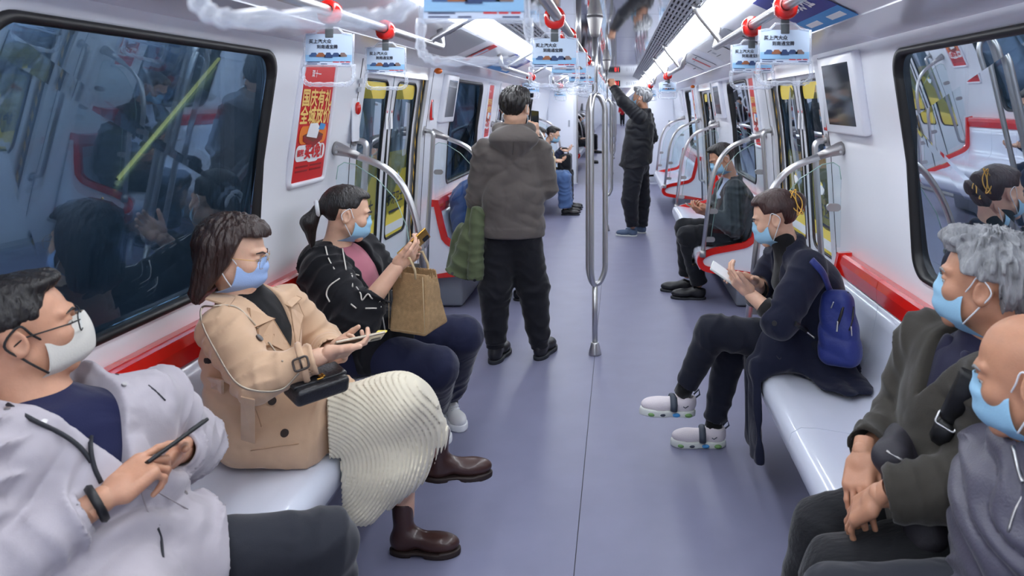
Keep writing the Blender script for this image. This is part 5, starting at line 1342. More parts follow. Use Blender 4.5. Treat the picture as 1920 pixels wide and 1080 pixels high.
    g = bx((0, 0, 0), (.088, .055, .125), .012); 
    def tap(P):
        Q = P.copy(); k = 1+.20*(P[:, 2]/.125); Q[:, 1] = P[:, 1]*(1+.35*(P[:, 2]/.125)); Q[:, 0] = P[:, 0]*(1+.06*(P[:, 2]/.125)); return g(Q)
    bb = LOC(FOLDS(tap, .002, (0, .3, 1), 30, 2), c, R); hl = LOC(bx((0, 0, .10), (.080, .034, .12), .006), c, R)
    sculpt('bag_body', SUB(bb, hl, .003), c-.24, c+.24, .005, M_JUTE, bg)
    for sd in (-1, 1):
        b = MB(); b.tube([c+R@V(x, sd*.043, z) for x, z in ((-.04, .10), (-.042, .14), (-.02, .185), (.012, .188), (.035, .14), (.036, .10))], .006, 8, flat=(R[:, 1], .5)); b.build('handle', M_JUTE2, bg)
    b = MB(); b.tube([c+R@V(x, -.058-.02*(z < 0), z) for x, z in ((-.086, .118), (-.090, -.11), (.09, -.11), (.083, .118))], .0016, 5); b.build('bag_seam', M_JUTE2, bg)
    return J
M_JUTE2 = mat('cream_cotton_tape', (196, 176, 142), .85)
woman_c()
# ================================================================ D: woman in the navy coat
M_NCOAT = cloth('navy_wool', (24, 28, 48), .85, .12, 300, .08, .2); M_NTROU = cloth('dark_navy_jersey', (26, 29, 42)); M_BACKP = mat('blue_nylon', (28, 44, 118), .55, bump=.2, bscale=60, sheen=.2); M_PSHOE = mat('pale_pink_knit', (222, 214, 220), .7, bump=.15, bscale=200); M_PSOLE = mat('white_marbled_sole', (214, 218, 214), .5); M_GREENP = mat('green_sole_patch', (110, 150, 90), .5); M_DGREYM = mat('slate_overlay', (58, 66, 80), .6)
def woman_d():
    J = dict(H=V(.832, 3.265, 1.080), N=V(.895, 3.25, .935), C=V(.975, 3.24, .79), P=V(1.035, 3.27, .56), sL=V(.935, 3.075, .895), sR=V(.89, 3.39, .895),
             eL=W(1462, 600, 2.98), wL=W(1408, 553, 3.06), eR=V(.80, 3.46, .71), wR=W(1416, 528, 3.26), hL=V(1.02, 3.18, .545), hR=V(1.02, 3.36, .54),
             kL=W(1336, 622, 3.30), aL=W(1284, 728, 3.36), kR=W(1368, 660, 3.44), aR=W(1338, 797, 3.46))
    J['H'], J['HR'] = pose_head(J['H'], (-.90, .27, -.30))
    hs = .97; t = thing('person', 'woman in a long navy coat with her legs crossed on the right bench', 'person', (J['P'][0], J['P'][1], 0))
    body(t, J, hs, SKL, [('L', HOLD, W(1378, 524, 3.08)-J['wL'], (.15, .55, .75), .93), ('R', TAP, W(1362, 506, 3.2)-J['wR'], (-.25, -.45, -.75), .93)], True, .96, .0018, arm_r=(.042, .038, .027), neck_r=(.046, .052))
    hair(t, J, hs, 'bun', M_REDHAIR, 5); eyes_part(t, J['H'], J['HR'], hs); brows_part(t, J['H'], J['HR'], hs, M_HAIR); mask_part(t, J['H'], J['HR'], hs, M_MASKB, M_LOOP)
    b = MB(); c_, R_ = J['H'], J['HR']
    for off in (-.012, .012): b.tube([c_+R_@(V(-.046+.01*math.sin(q), -.118+off*math.cos(q*2)+.012*math.cos(q), .045+.055*math.sin(q))*hs) for q in np.linspace(0, 6.283, 22, False)], .0028, 6, closed=True)
    b.build('hair_clip', M_GOLDM, t)
    s, u, f = axes(J)
    kn = U(.02, tee(J, .10, .115, .05), rc(J['N']-u*.03, J['N']+u*.055+f*.012, .064, .055)); lo, hi = bounds([J['P'], J['N'], J['sL'], J['sR']], .17); sculpt('sweater', kn, lo, hi, .008, M_KNITK, t)
    for q in 'LR':
        d = nrm(J['w'+q]-J['e'+q]); strip_on('sweater_cuff', [J['e'+q], J['e'+q]+d*.085], .043, M_KNITK, t, 12)
    ct = torso(J, .140, .130, .135, .068, 1.24, .06); ct = FOLDS(ct, .003, nrm(u+.4*f), 24, 6, 2.6, 5)
    cl = bez([J['N']+f*.07+s*.03-u*.08, J['N']+s*.074+u*.005, J['N']-f*.06+u*.035, J['N']-s*.074+u*.005, J['N']+f*.07-s*.03-u*.08], 4)
    ct = U(.018, ct, *[rc(cl[i], cl[i+1], .020, .020) for i in range(len(cl)-1)]); ct = SUB(ct, rc(J['N']-u*.03, J['N']+u*.2+f*.03, .052, .066), .006); ct = SUB(ct, vcut(J, .10, .22, -.01, .03), .006)
    lap = U(.05, rc(J['P'], V(.83, 3.17, .545), .145, .095), rc(J['P'], V(.85, 3.36, .53), .14, .09))
    front = U(.04, rc(V(.84, 3.15, .53), V(.745, 3.13, .47), .075, .055), bx((.720, 3.18, .29), (.015, .140, .200), .010, np.array([[1, 0, 0], [0, .97, .22], [0, -.22, .97]])))
    front = CAP(front, half((.72, 3.18, .105), nrm(V(0, .25, -1))))
    front = FOLDS(front, .005, (0, 1, -.15), 28, 3, 1.5, 4)
    backf = CAP(U(.04, rc(V(1.02, 3.16, .50), V(1.075, 2.98, .450), .090, .014, ((1, 0, 0), 1.9)), el((1.06, 3.02, .455), (.125, .14, .014))), half((0, 0, .432), (0, 0, -1)))
    backf = FOLDS(backf, .006, (1, .3, 0), 30, 2, 1.5, 4)
    ct = U(.035, ct, lap, front, backf)
    ct = SUB(ct, bx((1.0, 3.2, .33), (.245, .5, .112), .01), .004)
    ct = U(.02, ct, sleeve(J, 'L', .078, .074, .060, .007, 34, 31, cuff=.26), sleeve(J, 'R', .075, .072, .06, .007, 34, 32, cuff=.3))
    lo, hi = bounds([J[k] for k in ('P', 'N', 'sL', 'sR', 'eL', 'eR')]+[V(.72, 3.2, .06), V(1.1, 2.9, .43)], .13)
    co = sculpt('coat', ct, lo, hi, .006, M_NCOAT, t)
    for x, y in ((1452, 606), (1421, 626)): button(ct, x, y, .010, M_BLACK, co, 2.4, 3.8)
    seam('belt', ct, [(1490, 606), (1500, 612), (1512, 620)], .010, M_BLACK, co, 2.4, 3.8, .0); seam('belt_buckle', ct, [(1510, 620), (1519, 627), (1528, 634)], .0055, M_STEEL2, co, 2.4, 3.8, .004)
    seam('pocket_seam', ct, [(1453, 640), (1455, 665), (1464, 672), (1466, 640)], .0016, M_DARK, co, 2.4, 3.8, 0)
    tr = U(.05, rc(J['hL'], J['hR'], .10, .10), legs(J, 'L', .098, .074, .050, .006, 42, 33, .93), legs(J, 'R', .098, .076, .052, .006, 42, 34, .93)); tr = SUB(tr, half((0, 0, .455), (0, 0, 1)) if False else bx((1.02, 3.2, .33), (.25, .5, .115), .01), .004)
    lo, hi = bounds([J[k] for k in ('hL', 'hR', 'kL', 'kR', 'aL', 'aR')], .13); sculpt('trousers', tr, lo, hi, .0065, M_NTROU, t)
    for q, hl, tt in (('L', W(1302, 778, 3.37), W(1207, 775, 3.34)), ('R', V(*W(1360, 834, 3.45)[:2], 0.), V(*W(1270, 826, 3.46)[:2], 0.))):
        a = J['a'+q]; d = nrm(J['k'+q]-a); strip_on('sock', [a-d*.03, a+d*.05], .040, M_SOCK, t, 12)
        up, o, R, s_ = shoe(t, hl, tt, 'sneaker', M_PSHOE, M_PSOLE, .25)
        b = MB()
        for y_ in (.135,): b.tube([o+R@(V(x, y_-.02+.9*abs(x)*0, z)*s_) for x, z in ((-.047, .034), (-.043, .060), (-.02, .088), (.0, .092), (.02, .088), (.043, .060), (.047, .034))], .016, 8, flat=(R[:, 2]*0+nrm(R@V(0, .0, 1)), .35))
        b.build('strap', M_DGREYM, up)
        b = MB(); b.tube([o+R@(V(0, y_, z)*s_) for y_, z in ((.012, .10), (-.012, .125), (-.018, .10), (.0, .085))], .004, 6); b.build('pull_loop', M_DGREYM, up)
        for k, y_ in enumerate((.04, .10, .17, .22)):
            b = MB()
            for sd in (-1, 1): b.ball(o+R@(V(sd*.044, y_, .013)*s_), (.009, .018, .009), 10, 6, R)
            b.build('sole_patch', (M_GREENP, M_BLUEP, M_DGREYM, M_GREENP)[k], up)
        b = MB(); b.tube([o+R@(V(-.0465, y_, z)*s_) for y_, z in ((.070, .056), (.060, .050), (.045, .060))], .0022, 5); b.build('side_mark', M_DGREYM, up)
    phone('white cased phone held by the woman in the navy coat', W(1362, 516, 3.14), W(1342, 501, 3.14)-W(1384, 530, 3.13), V(.3, .9, .25), M_PSOLE, M_WHITE)
    # blue sling backpack behind her
    c = W(1572, 610, 3.03); ux = nrm(V(.75, -.62, .1)); uz = nrm(V(.12, .0, .99)); uz = nrm(uz-ux*(ux@uz)); R = np.stack([ux, np.cross(uz, ux), uz], 1)
    bg = thing('backpack', 'small royal blue sling backpack behind the woman in the navy coat', 'bag', c)
    g0 = bx((0, 0, -.01), (.078, .050, .150), .045); g = lambda P: g0(np.stack([P[:, 0]*(1+1.6*np.maximum(P[:, 2], -.06)), P[:, 1]*(1+1.2*np.maximum(P[:, 2], -.1)), P[:, 2]], 1))
    fb = LOC(FOLDS(g, .003, (.4, 0, 1), 40, 2), c, R); sculpt('bag_body', fb, c-.22, c+.22, .005, M_BACKP, bg)
    seam('zip', fb, [(1590, 548), (1580, 580), (1570, 612)], .0055, M_BLACK, bg, 2.5, 3.6, .0); seam('zip', fb, [(1600, 575), (1598, 600), (1592, 620)], .004, M_BLACK, bg, 2.5, 3.6, .0)
    seam('zip_pull', fb, [(1571, 602), (1570, 612), (1569, 622)], .0045, M_STEEL, bg, 2.5, 3.6, .004); seam('zip_pull', fb, [(1596, 612), (1597, 630)], .003, M_STEEL, bg, 2.5, 3.6, .004); seam('zip_pull', fb, [(1563, 566), (1558, 578)], .003, M_STEEL, bg, 2.5, 3.6, .004)
    P = [c+R@V(0, 0, .10), on(ct, 1556, 545, 2.4, 3.8, .010), on(ct, 1543, 512, 2.4, 3.8, .010), on(ct, 1522, 488, 2.4, 3.8, .008)]; strip_on('shoulder_strap', bez(P, 5), .016, M_BACKP, bg, 8, (nrm(V(.5, -.8, 0)), .4))
    return J
woman_d()
# ================================================================ E: grey haired man, right
M_OLIVE = cloth('olive_brown_wool', (60, 57, 52), .85, .10, 300, .08, .2); M_NAVYC = cloth('navy_collar_cloth', (34, 34, 58)); M_CORD = cloth('dark_corduroy', (33, 34, 38), .85, .35, 90, .06, .2, stretch=(.2, 1, 1)); M_BAGN = mat('black_nylon_bag', (42, 40, 48), .6, bump=.1, bscale=250)
def man_e():
    J = dict(H=V(1.020, 1.777, 1.150), N=V(1.045, 1.80, .985), C=V(1.01, 1.83, .81), P=V(1.00, 1.86, .56), sL=V(1.00, 1.65, .935), sR=V(.985, 2.00, .935),
             eL=W(1866, 908, 1.64), wL=W(1650, 928, 1.70), eR=W(1690, 800, 2.02), wR=W(1618, 848, 1.86), hL=V(1.0, 1.75, .54), hR=V(1.0, 1.97, .54),
             kL=W(1575, 1085, 1.74), kR=W(1548, 1000, 1.98), aL=V(.60, 1.76, .11), aR=V(.62, 2.02, .11))
    J['H'], J['HR'] = pose_head(J['H'], (-.78, .60, .05))
    hs = .995; t = thing('person', 'grey haired old man in an olive brown jacket on the right bench', 'person', (J['P'][0], J['P'][1], 0))
    body(t, J, hs, (192, 140, 112), [('R', REST, W(1602, 962, 1.76)-J['wR'], (.45, .15, -.85), 1.0), ('L', REST, W(1592, 968, 1.76)-J['wL'], (.1, .3, -.9), 1.0)], neck_r=(.055, .062))
    hair(t, J, hs, 'tousled', M_GREYHAIR, 6); eyes_part(t, J['H'], J['HR'], hs); brows_part(t, J['H'], J['HR'], hs, M_GREYHAIR); mask_part(t, J['H'], J['HR'], hs, M_MASKB, M_LOOP)
    s, u, f = axes(J)
    sh = U(.02, tee(J, .11, .125, .06), rc(J['N']-u*.03, J['N']+u*.03+f*.01, .072, .064)); lo, hi = bounds([J['P'], J['N'], J['sL'], J['sR']], .18); sculpt('shirt', sh, lo, hi, .008, M_NAVYC, t)
    jk = torso(J, .155, .150, .152, .082, 1.26, .06); jk = FOLDS(jk, .006, nrm(u+.6*s), 30, 7, 2.2, 5)
    jk = SUB(jk, rc(J['N']-u*.03, J['N']+u*.2+f*.02, .066, .085), .008); jk = SUB(jk, vcut(J, .30, .55, .0, .03), .008)
    jk = U(.04, jk, rc(J['P'], J['P']+V(-.14, .0, -.01), .15, .13, cut=.03))
    jk = U(.022, jk, sleeve(J, 'L', .092, .086, .060, .010, 45, 41, cuff=.94), sleeve(J, 'R', .092, .080, .058, .010, 45, 42, cuff=.92))
    lo, hi = bounds([J[k] for k in ('P', 'N', 'sL', 'sR', 'eL', 'eR', 'wL', 'wR')], .17); jo = sculpt('jacket', jk, lo, hi, .0062, M_OLIVE, t)
    cl = bez([J['N']+f*.085-s*.035-u*.055, J['N']-s*.080+f*.02-u*.008, J['N']-f*.060+u*.03, J['N']+s*.080+f*.02-u*.008, J['N']+f*.085+s*.035-u*.055], 4)
    cf = U(.012, *[rc(cl[i], cl[i+1], .017, .017) for i in range(len(cl)-1)], *[rc(J['N']+f*.078-s*q*.045-u*.02, J['N']+f*.118-s*q*.060-u*.085, .030, .012, (f, .5)) for q in (1, -1)]); cf = SUB(cf, rc(J['N']-u*.2, J['N']+u*.2+f*.02, .062, .066), .004)
    lo, hi = bounds(cl, .09); sculpt('shirt_collar', cf, lo, hi, .005, M_NAVYC, t)
    tr = U(.05, rc(J['hL'], J['hR'], .10, .10), legs(J, 'L', .105, .086, .072, .005, 36, 43), legs(J, 'R', .105, .086, .072, .005, 36, 44))
    lo, hi = bounds([J[k] for k in ('hL', 'hR', 'kL', 'kR', 'aL', 'aR')], .13); sculpt('trousers', tr, lo, hi, .0075, M_CORD, t)
    for q in 'LR':
        a = J['a'+q]; shoe(t, V(a[0]+.05, a[1], 0), V(a[0]-.21, a[1], 0), 'low', M_BLACK, M_DARK)
    c = W(1705, 905, 1.80)+V(.015, 0, 0); ux = nrm(V(-.5, -.86, .05)); uz = nrm(V(-.45, .1, .88)); uz = nrm(uz-ux*(ux@uz)); R = np.stack([ux, np.cross(uz, ux), uz], 1)
    bg = thing('shoulder_bag', 'black crossbody bag under the arms of the grey haired man', 'bag', c)
    fb = LOC(FOLDS(bx((0, 0, 0), (.115, .045, .125), .035), .003, (.3, 0, 1), 30, 1), c, R); sculpt('bag_body', fb, c-.24, c+.24, .0055, M_BAGN, bg)
    seam('zip', fb, [(1662, 846), (1690, 862), (1715, 880)], .0038, M_STEEL2, bg, 1.3, 2.4, .0)
    P = [on(fb, 1752, 838, 1.3, 2.4, .004)]+[on(jk, x, y, 1.2, 2.4, .006) for x, y in ((1765, 815), (1780, 785), (1800, 745), (1822, 700))]
    st = strip_on('bag_strap', bez(P, 5), .024, M_BLACK, bg, 8, (nrm(V(-.5, -.85, .2)), .22))
    q = on(jk, 1776, 790, 1.2, 2.4, .016); n = nrm(V(CX, 0, CZ)-q); dy = nrm(P[3]-P[1]); dy = nrm(dy-n*(dy@n)); dx = np.cross(dy, n); b = MB(); b.tube([q+dx*x+dy*y for x, y in rrect(.044, .030, .006)], .003, 6, closed=True); b.build('strap_buckle', M_STEEL, st)
man_e()
# ================================================================ F: bald man in the near right corner
M_PURPJ = mat('shiny_purple_grey_jacket', (78, 76, 92), .38, bump=.15, bscale=200, var=.12, vscale=9, sheen=.2)
def man_f():
    J = dict(H=V(.946, 1.447, 1.050), N=V(.985, 1.47, .885), C=V(.99, 1.48, .75), P=V(1.02, 1.49, .54), sL=V(1.0, 1.28, .835), sR=V(.975, 1.60, .825),
             eL=V(.92, 1.20, .60), wL=V(.78, 1.28, .52), eR=W(1872, 1005, 1.56), wR=W(1820, 1130, 1.50), hL=V(1., 1.32, .54), hR=V(1., 1.53, .54),
             kL=V(.60, 1.30, .53), kR=V(.61, 1.56, .52), aL=V(.58, 1.28, .11), aR=V(.6, 1.58, .11))
    J['H'], J['HR'] = pose_head(J['H'], (-.80, .57, -.17))
    hs = .985; t = thing('person', 'bald man in a dark purple grey jacket at the near right corner', 'person', (J['P'][0], J['P'][1], 0))
    body(t, J, hs, (196, 142, 112), [('R', REST, (-.7, -.3, -.5), (0, 0, -1), 1.), ('L', REST, (-.7, .3, -.5), (0, 0, -1), 1.)], neck_r=(.056, .064))
    hair(t, J, hs, 'bald', M_GREYHAIR, 7); eyes_part(t, J['H'], J['HR'], hs); brows_part(t, J['H'], J['HR'], hs, M_GREYHAIR); mask_part(t, J['H'], J['HR'], hs, M_MASKB, M_LOOP)
    s, u, f = axes(J)
    jk = torso(J, .155, .150, .150, .078, 1.26, .06); jk = FOLDS(jk, .007, nrm(u+.5*s), 42, 9, 2.4, 6)
    cl = bez([J['N']+f*.07-s*.03-u*.03, J['N']-s*.075, J['N']-f*.06+u*.035, J['N']+s*.075, J['N']+f*.07+s*.03-u*.03], 4)
    jk = U(.02, jk, *[rc(cl[i], cl[i+1], .024, .024) for i in range(len(cl)-1)]); jk = U(.03, jk, rc(J['N']-u*.05, J['N']+u*.02, .085, .078)); jk = SUB(jk, rc(J['N']-u*.0, J['N']+u*.2+f*.02, .060, .075), .006)
    jk = U(.02, jk, sleeve(J, 'L', .085, .078, .055, .012, 48, 51), sleeve(J, 'R', .088, .080, .055, .014, 48, 52))
    lo, hi = bounds([J[k] for k in ('P', 'N', 'sL', 'sR', 'eL', 'eR', 'wL', 'wR')], .17); jo = sculpt('jacket', jk, lo, hi, .0062, M_PURPJ, t)
    seam('zip', jk, [(1899, 835), (1908, 875), (1918, 905)], .0045, M_STEEL, jo, .9, 2., .002); seam('pocket_zip', jk, [(1917, 930), (1902, 960), (1890, 998)], .003, M_STEEL2, jo, .9, 2., .001)
    tr = U(.05, rc(J['hL'], J['hR'], .10, .10), legs(J, 'L', .10, .082, .07, .005, 36, 53), legs(J, 'R', .10, .082, .07, .005, 36, 54)); lo, hi = bounds([J[k] for k in ('hL', 'hR', 'kL', 'kR', 'aL', 'aR')], .13); sculpt('trousers', tr, lo, hi, .010, M_CHAR, t)
    for q in 'LR':
        a = J['a'+q]; shoe(t, V(a[0]+.05, a[1], 0), V(a[0]-.21, a[1], 0), 'low', M_BLACK, M_DARK)
man_f()
# ================================================================ G: standing man in the hoodie
M_HOOD = cloth('grey_brown_sweat', (92, 86, 84), .9, .10, 330, .08, .3); M_BLKT = cloth('black_trouser_cloth', (23, 24, 31)); M_GREENJ = cloth('olive_green_cotton', (88, 98, 72), .8, .08, 300, .08)
SEATED = False
def man_g():
    Y = 4.60
    J = dict(H=V(-.480, 4.57, 1.553), N=W(964, 242, 4.60), C=W(959, 300, 4.60), P=W(962, 428, 4.60), sL=W(908, 281, 4.58), sR=W(1013, 283, 4.62), eL=W(896, 372, 4.62), wL=W(918, 392, 4.88), eR=W(1022, 350, 4.66), wR=W(1005, 258, 4.84),
             hL=W(943, 432, 4.60), hR=W(981, 432, 4.60), kL=W(928, 545, 4.57), kR=W(1000, 540, 4.64), aL=W(929, 648, 4.57), aR=W(1012, 648, 4.64))
    J['H'], J['HR'] = pose_head(J['H'], (.25, .95, -.12), roll=2)
    hs = 1.0; t = thing('person', 'man in a grey brown hoodie standing with his back to the viewer', 'person', (J['P'][0], J['P'][1], 0))
    body(t, J, hs, SKL, [('R', GRIP, W(1001, 224, 4.80)-J['wR'], (-.8, .3, .1), .98), ('L', REST, (.5, .6, .1), (0, 0, -1), .98)])
    hair(t, J, hs, 'thick', M_HAIR, 8); eyes_part(t, J['H'], J['HR'], hs); mask_part(t, J['H'], J['HR'], hs, M_MASKB, M_LOOP)
    s, u, f = axes(J)
    jk = torso(J, .146, .138, .134, .066, 1.34, .05); jk = FOLDS(jk, .006, nrm(u*.6+s), 20, 4, 2.2, 4); jk = FOLDS(jk, .004, nrm(u-.4*s), 38, 8, 2.2, 5)
    jk = CAP(jk, half(W(962, 441, 4.6), -u)); jk = U(.012, jk, SUB(CAP(rc(J['P']-u*.1, J['P']+u*.1, .143, .146, (s, 1.34)), CAP(half(W(962, 441, 4.6), -u), half(W(962, 424, 4.6), u))), rc(J['P']-u*.3, J['P']+u*.0, .115, .115, (s, 1.4)), .004))
    lo, hi = bounds([J['P'], J['N'], J['sL'], J['sR']], .15); sculpt('undershirt', U(.02, tee(J, .10, .11, .05), rc(J['N']-u*.08-f*.02, J['N']-u*.002-f*.004, .085, .066)), lo, hi, .008, M_KNITK, t)
    hood = bez([J['N']+f*.07-s*.04-u*.02, J['N']+s*.095-f*.0+u*.0, J['N']-f*.085-u*.03, J['N']-s*.095+u*.0, J['N']+f*.07+s*.04-u*.02], 4)
    jk = U(.03, jk, *[rc(hood[i], hood[i+1], .032, .032) for i in range(len(hood)-1)], el(J['N']-f*.100-u*.055, (.150, .060, .075)), rc(J['N']-f*.045-u*.03, J['N']-f*.050+u*.012, .05, .032, (s, 1.5)), rc(J['N']-f*.115-u*.07, J['N']-f*.125-u*.185, .085, .012, (s, 1.5)))
    jk = SUB(jk, rc(J['N']+u*.050+f*.03, J['N']+u*.2+f*.05, .050, .068), .008)
    jk = U(.025, jk, sleeve(J, 'L', .074, .076, .050, .008, 40, 61), sleeve(J, 'R', .074, .080, .050, .008, 40, 62, cuff=.95))
    lo, hi = bounds([J[k] for k in ('P', 'N', 'sL', 'sR', 'eL', 'eR', 'wL', 'wR')], .25); jo = sculpt('hoodie', jk, lo, hi, .0068, M_HOOD, t)
    seam('hood_seam', jk, [(965, 245), (963, 265), (961, 290)], .0016, M_DKSEAM, jo, 4., 5.2, 0)
    tr = U(.05, rc(J['hL'], J['hR'], .094, .094), rc(J['P'], J['P']+u*.06, .108, .10, (s, 1.35)), legs(J, 'L', .106, .098, .068, .009, 34, 63, .93), legs(J, 'R', .106, .098, .068, .009, 34, 64, .93))
    for q in 'LR':
        d = nrm(J['a'+q]-J['k'+q]); c_ = J['k'+q]+(J['a'+q]-J['k'+q])*.80; tr = U(.01, tr, rc(c_, J['a'+q]+d*.01, .062, .055, fold=.004, freq=120, seed=3, cut=0))
    lo, hi = bounds([J[k] for k in ('P', 'hL', 'hR', 'kL', 'kR', 'aL', 'aR')], .17); sculpt('trousers', tr, lo, hi, .0072, M_BLKT, t)
    for q, dx in (('L', .03), ('R', .05)):
        a = J['a'+q]; hl = V(a[0]-.01, a[1]-.055, 0); shoe(t, hl, hl+V(dx*1.3, .25, 0), 'mid', M_BLACK2, M_DARK, .285)
    phone('phone raised in the right hand of the man in the hoodie', J['wR']+V(-.01, .01, .10), V(0, .1, 1), V(.5, .7, 0), M_BLACK, M_SCREEN)
    # green jacket over his left forearm
    c = W(872, 440, 4.55)
    g = U(.035, rc(W(896, 372, 4.66), W(884, 455, 4.56), .050, .075, fold=.010, freq=30, seed=1), rc(W(884, 455, 4.58), W(862, 508, 4.56), .075, .078, fold=.012, freq=30, seed=2, cut=.03), rc(W(870, 440, 4.66), W(858, 500, 4.64), .07, .07, cut=.03))
    g = FOLDS(g, .012, nrm(V(1, .2, .25)), 38, 3, 1.2, 4)
    sv = rc(W(896, 400, 4.52), W(891, 515, 4.50), .048, .046, fold=.006, freq=60, seed=5, cut=.02)
    g = U(.012, g, sv, rc(W(893, 500, 4.50), W(891, 522, 4.50), .048, .047, cut=.005))
    t2 = thing('draped_jacket', 'olive green jacket hanging over the left arm of the man in the hoodie', 'jacket', c)
    lo, hi = bounds([W(896, 372, 4.66), W(850, 530, 4.56), W(891, 525, 4.5)], .14); gj = sculpt('jacket_cloth', g, lo, hi, .0062, M_GREENJ, t2)
    for x, y in ((890, 525), (848, 513)): button(g, x, y, .009, M_BLACK, gj, 4., 5.2)
    seam('cuff_seam', g, [(876, 518), (890, 521), (903, 516)], .002, M_DKSEAM, gj, 4., 5.2, 0)
M_DKSEAM = mat('dark_seam', (62, 60, 56), .8); M_BLACK2 = mat('black_leather', (26, 26, 30), .4, bump=.1, bscale=60)
man_g()
# ================================================================ H: old man holding the bar; I: man in the dark suit jacket; others further on
M_BLKJ2 = cloth('black_jacket_cloth', (27, 29, 35), .6, .1, 200, .08, .15); M_SUIT = cloth('dark_grey_green_jacket', (54, 60, 64), .8); M_SHIRTB = cloth('pale_blue_shirt', (186, 198, 224)); M_JEANS = cloth('blue_denim', (84, 112, 158), .85, .15, 200, .15); M_BLUEJ = cloth('blue_cotton', (50, 84, 140)); M_BLUSHOE = mat('slate_blue_canvas', (86, 104, 130), .7); M_DKNAVY = cloth('ink_navy_cloth', (30, 36, 60))
def simple(label, J, fwd, hs, hk, hm, tone, m_top, m_leg, m_shoe, hands, radii=(.15, .145, .15, .08, 1.3), rs=(.085, .075, .05), rl=(.10, .08, .065), mask=M_MASKB, toe=(1, 0), h=.010, collar=None, hem=None, glasses=False, extra=None, foldk=1., roll=0, shoe_len=.26, sole=None):
    J['H'], J['HR'] = pose_head(J['H'], fwd, roll=roll)
    t = thing('person', label, 'person', (J['P'][0], J['P'][1], 0))
    body(t, J, hs, tone, hands, h=.0055)
    hair(t, J, hs, hk, hm, int(J['P'][1]*10), .005); eyes_part(t, J['H'], J['HR'], hs); brows_part(t, J['H'], J['HR'], hs, hm)
    if mask: mask_part(t, J['H'], J['HR'], hs, mask, M_LOOP)
    if glasses: glasses_part(t, J['H'], J['HR'], hs, M_BLACK)
    s, u, f = axes(J)
    if collar is not None:
        sh = U(.015, tee(J, .10, .118, .055), rc(J['N']-u*.03, J['N']+u*.03+f*.01, .068, .060)); lo, hi = bounds([J['P'], J['N'], J['sL'], J['sR']], .17); sculpt('shirt', sh, lo, hi, .009, collar, t)
    jk = torso(J, *radii[:4], radii[4], .06); jk = FOLDS(jk, .006*foldk, nrm(u+.6*s), 28, 5, 2.2, 5)
    cl = bez([J['N']+f*.07-s*.03-u*.04, J['N']-s*.072, J['N']-f*.058+u*.03, J['N']+s*.072, J['N']+f*.07+s*.03-u*.04], 4)
    jk = U(.02, jk, *[rc(cl[i], cl[i+1], .021, .021) for i in range(len(cl)-1)]); jk = SUB(jk, rc(J['N']-u*.03, J['N']+u*.2+f*.02, .056, .072), .006)
    if collar is not None: jk = SUB(jk, vcut(J, np.linalg.norm(J['N']-J['P'])*.55, .35, 0, .03), .006)
    if hem is not None: jk = hem(jk)
    jk = U(.022, jk, sleeve(J, 'L', *rs, .009*foldk, 48, 3), sleeve(J, 'R', *rs, .009*foldk, 48, 4))
    lo, hi = bounds([J[k] for k in ('P', 'N', 'sL', 'sR', 'eL', 'eR', 'wL', 'wR')], .19); jo = sculpt('jacket', jk, lo, hi, h*.85, m_top, t)
    tr = U(.05, rc(J['hL'], J['hR'], .105, .105), legs(J, 'L', *rl, .008*foldk, 36, 5), legs(J, 'R', *rl, .008*foldk, 36, 6)); lo, hi = bounds([J[k] for k in ('hL', 'hR', 'kL', 'kR', 'aL', 'aR')], .14); sculpt('trousers', tr, lo, hi, h*.85, m_leg, t)
    for q in 'LR':
        a = J['a'+q]; d = nrm(V(toe[0], toe[1], 0)); hl = V(a[0], a[1], 0)-d*.055; shoe(t, hl, hl+d*.25, 'low', m_shoe, sole or M_DARK, shoe_len)
    return t, jk, jo
def man_h():
    Y = 9.02
    J = dict(H=V(.417, 8.99, 1.656), N=W(1208, 210, 9.02), C=W(1200, 240, 9.02), P=W(1192, 308, 9.02), sL=W(1198, 219, 8.86), sR=W(1212, 219, 9.19), eL=W(1168, 190, 8.86), wL=W(1150, 163, 9.0), eR=W(1222, 258, 9.24), wR=W(1200, 280, 9.3),
             hL=W(1190, 312, 8.93), hR=W(1198, 312, 9.12), kL=W(1181, 375, 8.9), kR=W(1204, 375, 9.16), aL=W(1186, 424, 8.93), aR=W(1203, 424, 9.15))
    t, jk, jo = simple('old man in a black jacket standing with one arm raised to the overhead bar', J, (-.94, .30, .08), 1.01, 'tousled', M_GREYHAIR, SKM, M_BLKJ2, cloth('black_slacks', (31, 33, 40)), M_BLUSHOE,
           [('L', GRIP, W(1146, 150, 9.02)-J['wL'], (-.5, .85, 0), 1.0), ('R', REST, (-.8, -.1, -.3), (0, -1, 0), 1.)], (.155, .155, .165, .08, 1.3), (.09, .078, .052), (.125, .10, .075), toe=(-1, .25), sole=M_PSOLE,
           hem=lambda g: U(.04, g, CAP(rc(J['C'], J['P']-V(0, 0, .04), .155, .200, (V(0, 1, 0), 1.12), fold=.010, freq=26, cut=0), half(J['P']-V(0, 0, .03), nrm(V(.25, 0, -1))))))
man_h()
SEATED = True
